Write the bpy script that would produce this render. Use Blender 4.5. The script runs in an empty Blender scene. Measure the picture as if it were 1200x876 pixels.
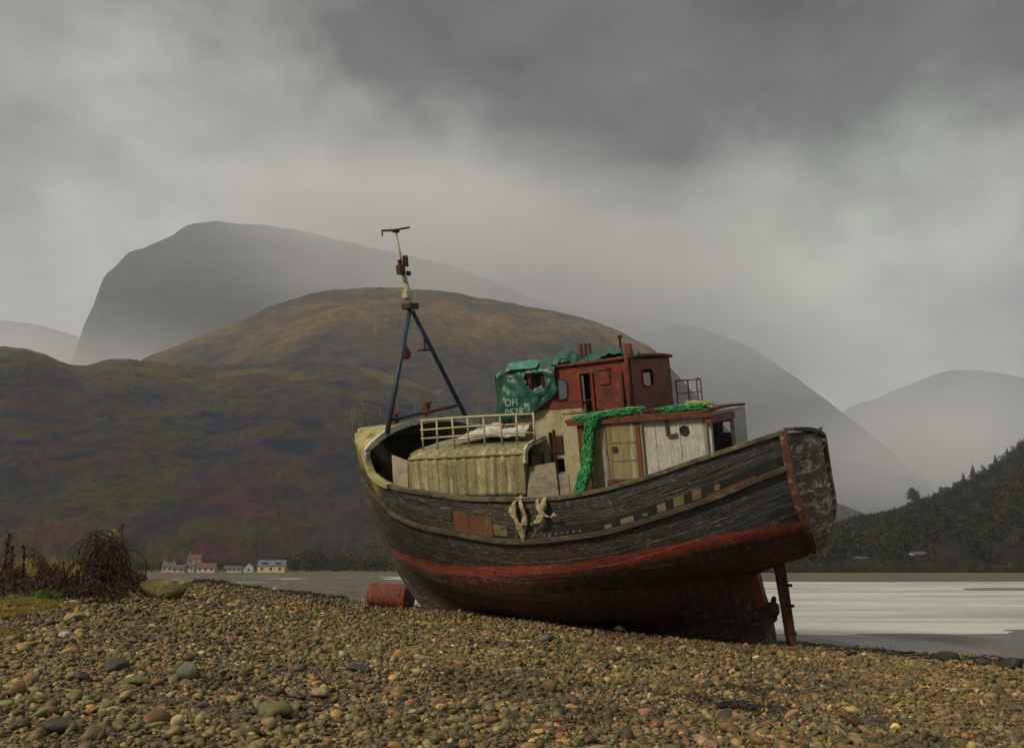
import bpy, bmesh, math, random
import numpy as np
from mathutils import Vector, Matrix
rad = math.radians
rng = np.random.default_rng(7); random.seed(7)
sc = bpy.context.scene
COL = sc.collection

# ------------------------------------------------------------------ camera
S = 1.25                       # plan units -> metres
ZC = 1.8 * S                   # eye height above low datum
F = 1100.6; PW, PH = 1200, 876; HOR = 668
PT = math.atan((HOR - PH / 2) / F)
cam = bpy.data.objects.new('camera', bpy.data.cameras.new('camera')); COL.objects.link(cam)
cam.location = (0, 0, ZC); cam.rotation_euler = (math.pi / 2 + PT, 0, 0)
cam.data.sensor_width = 36; cam.data.lens = 36 * F / PW
cam.data.clip_start = 0.1; cam.data.clip_end = 30000
sc.camera = cam

# ------------------------------------------------------------------ light
SUN_EL, SUN_AZ = rad(36), rad(-128)      # azimuth from +y towards +x: over the left shoulder
sd = bpy.data.lights.new('sun', 'SUN'); sd.energy = 3.0; sd.angle = rad(11); sd.color = (1.0, .86, .62)
sun = bpy.data.objects.new('sun', sd); COL.objects.link(sun)
dvec = Vector((math.sin(SUN_AZ) * math.cos(SUN_EL), math.cos(SUN_AZ) * math.cos(SUN_EL), math.sin(SUN_EL)))
sun.rotation_euler = (-dvec).to_track_quat('-Z', 'Y').to_euler(); sun.location = (0, 0, 60)
vs = sc.view_settings; vs.view_transform = 'Standard'; vs.look = 'None'; vs.gamma = 1; vs.exposure = 0.22; vs.use_curve_mapping = False
sc.render.engine = 'CYCLES'
sc.cycles.use_denoising = True
sc.cycles.volume_bounces = 2; sc.cycles.max_bounces = 6; sc.cycles.diffuse_bounces = 3
sc.cycles.volume_max_steps = 64

def ray(px, py):
    x = (px - PW / 2) / F; z = -(py - PH / 2) / F; c, s = math.cos(PT), math.sin(PT)
    return np.array([x, c - z * s, s + z * c])
def at(px, py, y):
    'plan point at depth y (plan units) seen at a photo pixel'
    r = ray(px, py); return r * y / r[1]
def world(p): return Vector((p[0] * S, p[1] * S, p[2] * S + ZC))

# ------------------------------------------------------------------ node helper
class G:
    def __init__(s, tree): s.t = tree; s.n = tree.nodes; s.l = tree.links
    def node(s, typ, ins=None, **kw):
        n = s.n.new(typ)
        for k, v in kw.items(): setattr(n, k, v)
        for k, v in (ins or {}).items(): s.put(n.inputs[k], v)
        return n
    def put(s, sock, v):
        if isinstance(v, bpy.types.NodeSocket): s.l.new(v, sock)
        else:
            if sock.type == 'RGBA' and len(v) == 3: v = (*v, 1)
            sock.default_value = v
    def m(s, op, a, b=0.0, c=None, clamp=False):
        n = s.n.new('ShaderNodeMath'); n.operation = op; n.use_clamp = clamp
        s.put(n.inputs[0], a); s.put(n.inputs[1], b)
        if c is not None: s.put(n.inputs[2], c)
        return n.outputs[0]
    def mix(s, f, a, b, typ='MIX'):
        n = s.n.new('ShaderNodeMix'); n.data_type = 'RGBA'; n.blend_type = typ
        s.put(n.inputs[0], f); s.put(n.inputs[6], a); s.put(n.inputs[7], b); return n.outputs[2]
    def noise(s, vec, scale, detail=5, rough=.55, dist=0.0):
        n = s.node('ShaderNodeTexNoise', {'Scale': scale, 'Detail': detail, 'Roughness': rough, 'Distortion': dist})
        if vec is not None: s.l.new(vec, n.inputs['Vector'])
        return n.outputs[0]
    def rng(s, v, a, b, c=0.0, d=1.0, smooth=True):
        n = s.n.new('ShaderNodeMapRange'); n.interpolation_type = 'SMOOTHSTEP' if smooth else 'LINEAR'
        s.put(n.inputs[0], v); n.inputs[1].default_value = a; n.inputs[2].default_value = b
        n.inputs[3].default_value = c; n.inputs[4].default_value = d; return n.outputs[0]
    def mapv(s, vec, scale=(1, 1, 1), loc=(0, 0, 0)):
        n = s.node('ShaderNodeMapping', {'Scale': scale, 'Location': loc}); s.l.new(vec, n.inputs['Vector']); return n.outputs[0]
    def coord(s, k='Object'): return s.n.new('ShaderNodeTexCoord').outputs[k]
    def attr(s, name, out='Fac'):
        n = s.n.new('ShaderNodeAttribute'); n.attribute_name = name; return n.outputs[out]
    def comb(s, x, y, z):
        n = s.n.new('ShaderNodeCombineXYZ'); s.put(n.inputs[0], x); s.put(n.inputs[1], y); s.put(n.inputs[2], z); return n.outputs[0]
    def bump(s, h, strength=.5, dist=.02):
        n = s.node('ShaderNodeBump', {'Strength': strength, 'Distance': dist}); s.l.new(h, n.inputs['Height']); return n.outputs[0]

def newmat(name):
    m = bpy.data.materials.new(name); m.use_nodes = True; g = G(m.node_tree)
    return m, g, m.node_tree.nodes['Principled BSDF']
def worn(name, base, wear, rough=.75, scale=3.0, amount=.5, stretch=(1, 1, 1), third=None, bump=.4, bdist=.01, metal=0.0, spec=.3):
    'painted or weathered surface: base colour worn to a second and spotted with a third'
    m, g, b = newmat(name)
    v = g.mapv(g.coord(), stretch)
    n1 = g.noise(v, scale, 8, .65, .3); n2 = g.noise(v, scale * 5.3, 5, .6)
    f = g.rng(g.m('ADD', g.m('MULTIPLY', n1, .75), g.m('MULTIPLY', n2, .25)), .62 - .25 * amount, .72 - .25 * amount)
    c = g.mix(f, base, wear)
    if third:
        n3 = g.noise(g.mapv(v, (1, 1, 1), (7, 3, 5)), scale * 1.9, 8, .7)
        c = g.mix(g.rng(n3, .55, .66), c, third)
    n4 = g.noise(v, scale * 12, 3, .6)
    c = g.mix(g.rng(n4, .3, .7, .0, .35), c, (.02, .018, .015))
    g.put(b.inputs['Base Color'], c); b.inputs['Roughness'].default_value = rough; b.inputs['Metallic'].default_value = metal
    b.inputs['Specular IOR Level'].default_value = spec
    h = g.m('ADD', g.m('MULTIPLY', n2, .5), g.m('MULTIPLY', n4, .3))
    g.put(b.inputs['Normal'], g.bump(g.m('SUBTRACT', h, g.m('MULTIPLY', f, .3)), bump, bdist))
    return m

# ------------------------------------------------------------------ sky
w = bpy.data.worlds.new('World'); sc.world = w; w.use_nodes = True
g = G(w.node_tree); bgn = w.node_tree.nodes['Background']
gen = g.coord('Generated')
nish = g.node('ShaderNodeTexSky'); nish.sky_type = 'NISHITA'; nish.sun_disc = False
nish.sun_elevation = SUN_EL; nish.sun_rotation = SUN_AZ
dn = g.node('ShaderNodeTexNoise', {'Scale': 2.6, 'Detail': 6, 'Roughness': .55}); g.l.new(gen, dn.inputs['Vector'])
vm = g.node('ShaderNodeVectorMath', operation='SUBTRACT'); g.l.new(dn.outputs['Color'], vm.inputs[0]); vm.inputs[1].default_value = (.5, .5, .5)
vk = g.node('ShaderNodeVectorMath', operation='SCALE'); g.l.new(vm.outputs[0], vk.inputs[0]); vk.inputs['Scale'].default_value = .5
va = g.node('ShaderNodeVectorMath', operation='ADD'); g.l.new(gen, va.inputs[0]); g.l.new(vk.outputs[0], va.inputs[1])
dv = va.outputs[0]
n_big = g.noise(g.mapv(gen, (1, 1, 2.2)), 2.2, 7, .58, .4)
n_fine = g.noise(g.mapv(gen, (1, 1, 1.8), (3, 1, 2)), 6.0, 7, .6, .2)
val = g.m('ADD', 1.9, g.m('ADD', g.m('MULTIPLY', g.m('SUBTRACT', n_big, .5), 4.6), g.m('MULTIPLY', g.m('SUBTRACT', n_fine, .5), 3.6)))
def blob(px, py, r0, r1, amt, val):
    d = ray(px, py); d = d / np.linalg.norm(d)
    n = g.node('ShaderNodeVectorMath', operation='DISTANCE'); g.l.new(dv, n.inputs[0]); n.inputs[1].default_value = tuple(d)
    return g.m('ADD', val, g.rng(n.outputs['Value'], r0, r1, amt, 0.0))
CLOUDS = [  # px, py, inner, outer radius, amount
 (40, 290, .05, .28, 2.0), (260, 150, .04, .20, 2.0), (560, 240, .02, .20, 1.1), (10, 30, .0, .20, .6),
 (125, 90, .0, .11, -1.3), (-10, 150, .0, .13, -1.5), (790, 75, .07, .27, -2.1), (590, 110, .02, .18, -1.2), (450, 70, .0, .17, -1.2), (1130, 25, .04, .20, -1.6), (700, -60, .0, .25, -.6),
 (1040, 370, .05, .28, 2.1), (1130, 250, .0, .22, 1.0), (740, 390, .0, .14, .8), (860, 205, .0, .13, .9), (650, 270, .0, .12, -.6), (300, 235, .0, .11, -.8), (930, 265, .0, .11, -.6)]
for c in CLOUDS: val = blob(*c, val)
# unseen sky behind the camera and overhead, brightened to light water and ground
sep = g.node('ShaderNodeSeparateXYZ'); g.l.new(gen, sep.inputs[0])
val = g.m('ADD', val, g.rng(sep.outputs[1], .25, -.7, 0, 1.6))
val = g.m('ADD', val, g.rng(sep.outputs[2], .60, .92, 0, 4.5))
val = g.m('SMOOTH_MAX', val, g.m('ADD', .75, g.m('MULTIPLY', g.m('SUBTRACT', n_fine, .5), 2.2)), .8)
tint = g.mix(g.rng(sep.outputs[0], -.15, .5), (1.0, .96, .83), (.88, .985, .77))
tint = g.mix(g.rng(n_big, .35, .65), (1.0, .97, .88), tint)
cv = g.node('ShaderNodeVectorMath', operation='SCALE'); g.l.new(tint, cv.inputs[0]); g.l.new(val, cv.inputs['Scale'])
skyc = g.mix(.05, cv.outputs[0], nish.outputs[0])
g.put(bgn.inputs['Color'], skyc); bgn.inputs['Strength'].default_value = .1

# ------------------------------------------------------------------ mesh helpers
def meta(o, label=None, cat=None, group=None, kind=None):
    for k, v in (('label', label), ('category', cat), ('group', group), ('kind', kind)):
        if v: o[k] = v
    return o
def empty(name, mat=None, **kw):
    o = bpy.data.objects.new(name, None); COL.objects.link(o); o.empty_display_size = .3
    if mat is not None: o.matrix_world = mat
    return meta(o, **kw)
def mesh_np(name, V, Fc, mat, parent=None, smooth=True, mats=None, fmat=None, mw=None):
    me = bpy.data.meshes.new(name)
    V = np.asarray(V, dtype=np.float32)
    if isinstance(Fc, np.ndarray):
        k = Fc.shape[1]; me.vertices.add(len(V)); me.vertices.foreach_set('co', V.ravel())
        me.loops.add(Fc.size); me.loops.foreach_set('vertex_index', Fc.astype(np.int32).ravel())
        me.polygons.add(len(Fc)); me.polygons.foreach_set('loop_start', np.arange(0, Fc.size, k, dtype=np.int32))
        me.update(calc_edges=True)
    else: me.from_pydata(V.tolist(), [], Fc)
    me.polygons.foreach_set('use_smooth', np.full(len(me.polygons), bool(smooth)))
    for m in (mats or [mat]): me.materials.append(m)
    if fmat is not None: me.polygons.foreach_set('material_index', np.asarray(fmat, dtype=np.int32))
    o = bpy.data.objects.new(name, me); COL.objects.link(o)
    if parent: o.parent = parent
    if mw is not None: o.matrix_world = mw
    me.update()
    return o
def fattr(o, name, vals):
    a = o.data.attributes.new(name, 'FLOAT', 'POINT'); a.data.foreach_set('value', np.asarray(vals, dtype=np.float32).ravel())
def cattr(o, name, cols):
    a = o.data.attributes.new(name, 'FLOAT_COLOR', 'POINT')
    c = np.ones((len(cols), 4), dtype=np.float32); c[:, :3] = cols; a.data.foreach_set('color', c.ravel())
def gridfaces(nu, nv, flip=False, off=0):
    i = np.arange(nu - 1)[:, None] * nv + np.arange(nv - 1)[None, :]
    q = np.stack([i, i + 1, i + nv + 1, i + nv], -1).reshape(-1, 4) + off
    return q[:, ::-1] if flip else q
class MB:
    'collects pieces into one mesh'
    def __init__(s): s.v = []; s.f = []
    def add(s, V, Fs):
        o = len(s.v); s.v += [tuple(map(float, p)) for p in V]; s.f += [[int(i) + o for i in f] for f in Fs]; return s
    def box(s, c, sz, R=None, taper=1.0):
        V = []
        for z in (-1, 1):
            k = taper if z > 0 else 1
            for x, y in ((-1, -1), (1, -1), (1, 1), (-1, 1)): V.append(Vector((x * sz[0] / 2 * k, y * sz[1] / 2 * k, z * sz[2] / 2)))
        if R is not None: V = [R @ p for p in V]
        V = [p + Vector(c) for p in V]
        return s.add(V, [(3, 2, 1, 0), (4, 5, 6, 7), (0, 1, 5, 4), (1, 2, 6, 5), (2, 3, 7, 6), (3, 0, 4, 7)])
    def hexa(s, P):      # 8 points: bottom 4 ccw, top 4 ccw
        return s.add(P, [(3, 2, 1, 0), (4, 5, 6, 7), (0, 1, 5, 4), (1, 2, 6, 5), (2, 3, 7, 6), (3, 0, 4, 7)])
    def tube(s, pts, r, n=8, caps=True):
        pts = [Vector(p) for p in pts]; rs = r if isinstance(r, (list, tuple)) else [r] * len(pts)
        V = []; Fs = []; up = None
        for i, p in enumerate(pts):
            d = (pts[min(i + 1, len(pts) - 1)] - pts[max(i - 1, 0)])
            if d.length < 1e-9: d = Vector((0, 0, 1))
            d.normalize()
            if up is None: up = d.orthogonal().normalized()
            up = up - d * up.dot(d)
            up = up.normalized() if up.length > 1e-6 else d.orthogonal().normalized()
            b = d.cross(up)
            for k in range(n):
                a = 2 * math.pi * k / n; V.append(p + (up * math.cos(a) + b * math.sin(a)) * rs[i])
        for i in range(len(pts) - 1):
            for k in range(n): Fs.append((i * n + k, i * n + (k + 1) % n, (i + 1) * n + (k + 1) % n, (i + 1) * n + k))
        if caps: Fs.append(tuple(range(n))[::-1]); Fs.append(tuple(range((len(pts) - 1) * n, len(pts) * n)))
        return s.add(V, Fs)
    def bar(s, pts, wd, ht, up=(0, 0, 1)):
        'rectangular section swept along points; wd sideways, ht along up'
        pts = [Vector(p) for p in pts]; V = []; Fs = []; up = Vector(up)
        for i, p in enumerate(pts):
            d = (pts[min(i + 1, len(pts) - 1)] - pts[max(i - 1, 0)]).normalized()
            sd_ = d.cross(up).normalized(); u2 = sd_.cross(d)
            for a, b in ((-1, -1), (1, -1), (1, 1), (-1, 1)): V.append(p + sd_ * wd / 2 * a + u2 * ht / 2 * b)
        for i in range(len(pts) - 1):
            for k in range(4): Fs.append((i * 4 + k, i * 4 + (k + 1) % 4, (i + 1) * 4 + (k + 1) % 4, (i + 1) * 4 + k))
        Fs.append((3, 2, 1, 0)); e = (len(pts) - 1) * 4; Fs.append((e, e + 1, e + 2, e + 3))
        return s.add(V, Fs)
    def wall(s, o, ux, uz, L, H, th, holes=()):
        'wall panel with rectangular holes; o corner, ux along, uz up, thickness inwards'
        ux = Vector(ux).normalized(); uz = Vector(uz).normalized(); nrm = ux.cross(uz).normalized(); o = Vector(o)
        xs = sorted({0, L, *[h[0] for h in holes], *[h[2] for h in holes]}); zs = sorted({0, H, *[h[1] for h in holes], *[h[3] for h in holes]})
        def hole(i, j):
            if i < 0 or j < 0 or i >= len(xs) - 1 or j >= len(zs) - 1: return True
            cx = (xs[i] + xs[i + 1]) / 2; cz = (zs[j] + zs[j + 1]) / 2
            return any(h[0] < cx < h[2] and h[1] < cz < h[3] for h in holes)
        P = lambda x, z, t: o + ux * x + uz * z - nrm * t
        for i in range(len(xs) - 1):
            for j in range(len(zs) - 1):
                if hole(i, j): continue
                a, b, c, d = xs[i], xs[i + 1], zs[j], zs[j + 1]
                s.add([P(a, c, 0), P(b, c, 0), P(b, d, 0), P(a, d, 0)], [(0, 1, 2, 3)])
                s.add([P(a, c, th), P(b, c, th), P(b, d, th), P(a, d, th)], [(3, 2, 1, 0)])
                if hole(i - 1, j): s.add([P(a, c, 0), P(a, d, 0), P(a, d, th), P(a, c, th)], [(0, 1, 2, 3)])
                if hole(i + 1, j): s.add([P(b, c, 0), P(b, d, 0), P(b, d, th), P(b, c, th)], [(3, 2, 1, 0)])
                if hole(i, j - 1): s.add([P(a, c, 0), P(b, c, 0), P(b, c, th), P(a, c, th)], [(3, 2, 1, 0)])
                if hole(i, j + 1): s.add([P(a, d, 0), P(b, d, 0), P(b, d, th), P(a, d, th)], [(0, 1, 2, 3)])
        return s
    def build(s, name, mat, parent=None, smooth=False, bevel=0.0, **kw):
        o = mesh_np(name, s.v, s.f, mat, parent, smooth, **kw)
        if bevel:
            md = o.modifiers.new('bevel', 'BEVEL'); md.width = bevel; md.segments = 2; md.limit_method = 'ANGLE'
        return o
def pchip(xs, ys):
    xs = np.asarray(xs, float); ys = np.asarray(ys, float); h = np.diff(xs); d = np.diff(ys) / h
    m = np.zeros_like(ys)
    for i in range(1, len(xs) - 1):
        if d[i - 1] * d[i] > 0:
            w1 = 2 * h[i] + h[i - 1]; w2 = h[i] + 2 * h[i - 1]; m[i] = (w1 + w2) / (w1 / d[i - 1] + w2 / d[i])
    m[0] = d[0]; m[-1] = d[-1]
    def f(x):
        x = np.clip(x, xs[0], xs[-1]); i = np.clip(np.searchsorted(xs, x, side='right') - 1, 0, len(h) - 1)
        t = (x - xs[i]) / h[i]
        return ys[i] * (1 + 2 * t) * (1 - t) ** 2 + m[i] * h[i] * t * (1 - t) ** 2 + ys[i + 1] * t * t * (3 - 2 * t) + m[i + 1] * h[i] * t * t * (t - 1)
    return f
# value noise in numpy
_tab = rng.random((256, 256))
def vnoise(x, y):
    xi = np.floor(x).astype(int); yi = np.floor(y).astype(int); fx = x - xi; fy = y - yi
    fx = fx * fx * (3 - 2 * fx); fy = fy * fy * (3 - 2 * fy)
    a = _tab[xi % 256, yi % 256]; b = _tab[(xi + 1) % 256, yi % 256]; c = _tab[xi % 256, (yi + 1) % 256]; d = _tab[(xi + 1) % 256, (yi + 1) % 256]
    return (a * (1 - fx) + b * fx) * (1 - fy) + (c * (1 - fx) + d * fx) * fy
def fbm(x, y, o=4):
    s = 0; a = .5
    for i in range(o): s = s + a * (vnoise(x * 2 ** i + 17 * i, y * 2 ** i + 31 * i) * 2 - 1); a *= .5
    return s
sstep = lambda a, b, x: (lambda t: t * t * (3 - 2 * t))(np.clip((x - a) / (b - a), 0, 1))

# ------------------------------------------------------------------ ground
EDGE = [(-500, 684, 17), (-100, 687, 19), (0, 686, 20), (215, 683, 24), (350, 697, 28), (430, 705, 29.5), (500, 712, 27.5), (600, 718, 25.5),
        (700, 732, 24.5), (800, 744, 23.5), (905, 754, 22.4), (1000, 765, 19.8), (1200, 782, 17.2), (1500, 800, 15)]
_e = []
for px, py, d in EDGE: p = at(px, py, d); _e.append((p[0] / d, d, p[2]))
_e = np.array(_e)
edge_d = pchip(_e[:, 0], _e[:, 1]); edge_z = pchip(_e[:, 0], _e[:, 2])
WAT = -1.75
def ground_h(x, y):
    'ground height in plan units'
    x = np.asarray(x, float); y = np.asarray(y, float)
    u = x / np.maximum(y, 4); dE = edge_d(u); zE = edge_z(u)
    zn = -1.42 + np.clip(-u, -.3, .6) * .4
    t = (y - 6) / (dE - 6)
    zb = zn + (zE - zn) * np.clip(t, -1.5, 1)
    over = np.maximum(y - dE, 0)
    zb = zb - (over ** 2 / (over + 2.5)) * .13 + .035 * fbm(x * .6, y * .6, 3) * np.clip(t * 3 + 1, 0.3, 1)
    left = sstep(-.04, -.16, u); right = sstep(.15, .28, u)
    fl = WAT - .045 + .07 * fbm(x * .09, y * .035, 4)
    fl = fl + left * (.075 + .03 * fbm(x * .02, y * .012, 3)) + right * ((.075 + .05 * fbm(x * .22, y * .5, 4)) * sstep(32, 24, y) + .16 * np.exp(-((y - 92 + 20 * (u - .5)) / 7) ** 2) * sstep(.44, .5, u)) - right * .02 * sstep(28, 60, y)
    shore = np.where(u > 0.05, 150, 330) + 10 * fbm(u * 8, u * 3, 2)
    land = WAT + np.clip((y - shore) / np.where(u > .05, 230, 190), -1, 1) * np.where(u > .05, .75, 1.6) + np.clip((y - 560) / 4000, 0, 1) * 8
    fl = np.where(y > shore, np.maximum(land, fl), fl)
    return np.maximum(zb, fl), (zb > fl + .0), y > shore
NR, NA = 520, 560
ys = np.concatenate([np.linspace(-14, 6, 30), np.linspace(6.1, 34, 250), np.geomspace(34.3, 9000, NR - 280)])
uu = np.linspace(-1, 1, NA); uu = 1.35 * (uu * .65 + .35 * uu ** 3)
Yg = np.repeat(ys[:, None], NA, 1); Xg = uu[None, :] * (np.maximum(Yg, 0) + 9)
Zg, isb, isl = ground_h(Xg, Yg)
V = np.stack([Xg * S, Yg * S, Zg * S + ZC], -1).reshape(-1, 3)
m_peb, gg, b = newmat('shingle_bed')
vor = gg.node('ShaderNodeTexVoronoi', {'Scale': 9.0}); gg.l.new(gg.coord(), vor.inputs['Vector'])
hs = gg.node('ShaderNodeSeparateColor'); gg.l.new(vor.outputs['Color'], hs.inputs[0])
c = gg.mix(hs.outputs[0], (.03, .022, .012), (.09, .065, .035)); c = gg.mix(gg.rng(hs.outputs[1], .6, 1), c, (.05, .045, .035))
gg.put(b.inputs['Base Color'], c); b.inputs['Roughness'].default_value = .7
gg.put(b.inputs['Normal'], gg.bump(vor.outputs['Distance'], 1.0, -.06))
m_mud, gg, b = newmat('wet_mud')
v = gg.coord(); n1 = gg.noise(gg.mapv(v, (1, .25, 1)), .35, 8, .62); n2 = gg.noise(v, 3.0, 6, .65)
c = gg.mix(gg.rng(n1, .4, .6), (.060, .046, .040), (.105, .080, .055)); c = gg.mix(gg.rng(n2, .5, .68), c, (.035, .035, .022))
gg.put(b.inputs['Base Color'], c); gg.put(b.inputs['Roughness'], gg.rng(n1, .35, .65, .28, .6)); gg.put(b.inputs['Normal'], gg.bump(n2, .5, .05))
m_land, gg, b = newmat('shore_grass')
v = gg.coord(); n1 = gg.noise(v, .02, 8, .65); n2 = gg.noise(v, .15, 6, .6)
c = gg.mix(gg.rng(n1, .42, .58), (.085, .064, .032), (.05, .05, .022)); c = gg.mix(gg.rng(n2, .5, .65), c, (.065, .045, .03))
gg.put(b.inputs['Base Color'], c); b.inputs['Roughness'].default_value = .9
fm = np.where(isl, 2, np.where(isb, 0, 1))[:-1, :-1].reshape(-1)
o = mesh_np('ground', V, gridfaces(NR, NA, True), None, mats=[m_peb, m_mud, m_land], fmat=fm); meta(o, kind='structure')
def gz(px_, py_): return float(ground_h(px_, py_)[0])

# ------------------------------------------------------------------ water
m_wat, gg, b = newmat('loch_water')
v = gg.coord(); n1 = gg.noise(gg.mapv(v, (.5, 1, 1)), 3.0, 4, .6); n2 = gg.noise(gg.mapv(v, (.12, .3, 1)), 1.0, 4, .6)
n3 = gg.noise(gg.mapv(v, (.02, .09, 1)), 1.0, 5, .6, .3)
gg.put(b.inputs['Base Color'], gg.mix(gg.rng(gg.noise(gg.mapv(v, (.03, .16, 1), (5, 2, 0)), 1.0, 6, .6, .4), .42, .68), (.44, .45, .43), (.26, .26, .265))); gg.put(b.inputs['Roughness'], gg.rng(n3, .40, .60, .16, .50))  # pale grey base paints in the bright sky sheen, with darker smears
b.inputs['IOR'].default_value = 1.33; b.inputs['Specular IOR Level'].default_value = 1.0
gg.put(b.inputs['Normal'], gg.bump(gg.m('ADD', n1, gg.m('MULTIPLY', n2, 2.0)), .8, .12))
wy = np.geomspace(12, 700, 60); wu = np.linspace(-1.5, 1.5, 40)
V = np.stack([wu[None, :] * (wy[:, None] + 6) * S, np.repeat(wy[:, None], 40, 1) * S, np.full((60, 40), WAT * S + ZC)], -1).reshape(-1, 3)
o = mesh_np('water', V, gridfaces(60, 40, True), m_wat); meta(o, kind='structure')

# ------------------------------------------------------------------ hills
def hillmat(name, cols, sc1, rockiness=.0, zone=300):
    m, g, b = newmat(name); v = g.mapv(g.coord(), (1, 1, 1.3))
    n1 = g.noise(v, sc1, 9, .68, .5); n2 = g.noise(g.mapv(v, (1, 1, 1), (91, 17, 5)), sc1 * 2.2, 9, .7, .4); n3 = g.noise(v, sc1 * 9, 7, .72)
    n4 = g.noise(g.mapv(v, (1, 1, .3), (9, 170, 5)), sc1 * 3.5, 8, .7, .8)
    sz_ = g.node('ShaderNodeSeparateXYZ'); g.l.new(g.coord(), sz_.inputs[0]); alt = g.m('ADD', sz_.outputs[2], g.m('MULTIPLY', g.m('SUBTRACT', n2, .5), zone * 1.6))
    c = g.mix(g.rng(n1, .42, .58), cols[0], cols[1]); c = g.mix(g.m('MULTIPLY', g.rng(n2, .47, .60), g.rng(alt, zone * .9, zone * .2)), c, cols[2]); c = g.mix(g.m('MULTIPLY', g.rng(n4, .46, .60), g.m('MULTIPLY', g.rng(alt, 0, zone * .5, .35, 1), g.rng(alt, zone * 1.3, zone * .8, .35, 1))), c, cols[3])
    c = g.mix(g.m('MULTIPLY', g.rng(n1, .40, .60), g.rng(alt, zone * .75, zone * 1.3)), c, cols[4])
    if rockiness: c = g.mix(g.rng(n3, .60, .68, 0, rockiness), c, (.18, .17, .16))
    n5 = g.noise(v, sc1 * 30, 6, .75); c = g.mix(g.rng(n3, .35, .58, .55, 0), c, (.010, .012, .012)); c = g.mix(g.rng(n5, .38, .55, .45, 0), c, (.010, .011, .008))
    g.put(b.inputs['Base Color'], c); b.inputs['Roughness'].default_value = .95; b.inputs['Specular IOR Level'].default_value = .1
    g.put(b.inputs['Normal'], g.bump(g.m('ADD', n2, g.m('ADD', g.m('MULTIPLY', n3, .5), g.m('MULTIPLY', n5, .15))), .9, .12 / sc1))
    return m
def hill(name, crest, R, R0, mat, rough=.05, p=.8, nu=420, nt=150, seed=0.0, back=.35, ns=1.0):
    pts = []
    for px, py in crest:
        q = at(px, py, 1.0); pts.append((q[0], q[2]))
    pts = np.array(pts); f = pchip(pts[:, 0], pts[:, 1])
    u = np.linspace(pts[0, 0], pts[-1, 0], nu); t = np.concatenate([np.linspace(0, 1, nt), 1 + np.linspace(.02, back, 30)])
    T, U = np.meshgrid(t, u, indexing='ij')
    D = R0 + (R - R0) * T
    e = f(U)
    Hc = e * R
    k = np.where(T <= 1, np.clip(T, 0, 1) ** p, 1 - ((T - 1) / back) ** 1.3)
    X = U * D * S; Y = D * S
    fr = 1 / (R * .16) * ns
    gul = fbm(X * fr / S + seed, Y * fr * .35 / S + seed, 5)          # gullies run down the slope
    rid = (1 - np.abs(fbm(X * fr * 1.7 / S + 5 + seed, Y * fr * .6 / S, 5)) * 2)
    env = np.sin(np.pi * np.clip(T, 0, 1)) ** .7
    Z = Hc * k + R * rough * (gul * 1.0 + (rid - .5) * .5) * env * np.clip(e * 6, 0, 1)
    crestn = (fbm(U * 60 + seed, U * 7, 5) + .6 * np.abs(fbm(U * 130 + seed, U * 3, 4))) * R * .0022
    Z = Z + crestn * np.clip(T, 0, 1)
    Z = Z * S + ZC + np.where(T < .02, -.8 * S * R * .01, 0)
    V = np.stack([X, Y, Z], -1).reshape(-1, 3)
    o = mesh_np(name, V, gridfaces(len(t), nu, True), mat); meta(o, kind='structure'); return o, f
MH1 = hillmat('moor_near', [(.060, .036, .032), (.062, .060, .018), (.085, .030, .042), (.006, .017, .056), (.150, .105, .028)], .0045, .25, 300)  # dark blue in both moors paints in cloud shadow and haze, plus forest
MH2 = hillmat('moor_high', [(.070, .046, .026), (.052, .046, .018), (.13, .054, .020), (.006, .012, .036), (.21, .125, .034)], .0028, .7, 620)
MH3 = hillmat('mountain_rock', [(.035, .034, .040), (.050, .046, .042), (.028, .028, .036), (.020, .020, .028), (.045, .042, .04)], .003, .5, 900)
MH4 = hillmat('wooded_slope', [(.020, .018, .014), (.032, .018, .014), (.014, .015, .014), (.04, .022, .014), (.02, .016, .014)], .012, .0, 120)
hill('hill', [(-330, 440), (-100, 398), (0, 407), (25, 407), (50, 414), (85, 428), (100, 428), (130, 421), (165, 422), (210, 428), (270, 428), (350, 424), (430, 432), (520, 465), (620, 530), (700, 590), (800, 645), (860, 660)], 1500, 620, MH1, .022, .75, seed=1.3, nu=520)
hill('hill', [(90, 470), (150, 432), (170, 420), (220, 400), (280, 376), (340, 351), (370, 343), (400, 339), (450, 337), (520, 342), (600, 356), (650, 365), (700, 378), (731, 391), (768, 411), (790, 436), (830, 478), (880, 533), (940, 575), (985, 592), (1015, 602), (1060, 635), (1100, 660)], 2500, 1300, MH2, .02, .8, seed=4.1, nu=520)
hill('hill', [(560, 360), (640, 358), (700, 367), (760, 373), (830, 388), (870, 403), (920, 433), (980, 478), (1030, 518), (1080, 560), (1130, 610), (1180, 655)], 6200, 4300, MH3, .012, .8, seed=2.7)
hill('hill', [(78, 440), (88, 415), (97, 385), (110, 356), (122, 325), (135, 312), (150, 297), (170, 290), (190, 281), (203, 276), (215, 266), (240, 260), (290, 262), (340, 268), (400, 282), (470, 298), (540, 315), (600, 340), (640, 357), (700, 390), (800, 470)], 5200, 3500, MH3, .018, .7, seed=7.7)
hill('hill', [(-400, 420), (-150, 372), (0, 375), (50, 382), (100, 398), (160, 425), (260, 470)], 8200, 6200, MH3, .01, .8, seed=9.1)
hill('hill', [(900, 560), (990, 482), (1040, 462), (1090, 441), (1130, 433), (1165, 436), (1200, 443), (1270, 470), (1400, 440), (1600, 520)], 8800, 6600, MH3, .01, .8, seed=12.1)
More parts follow.
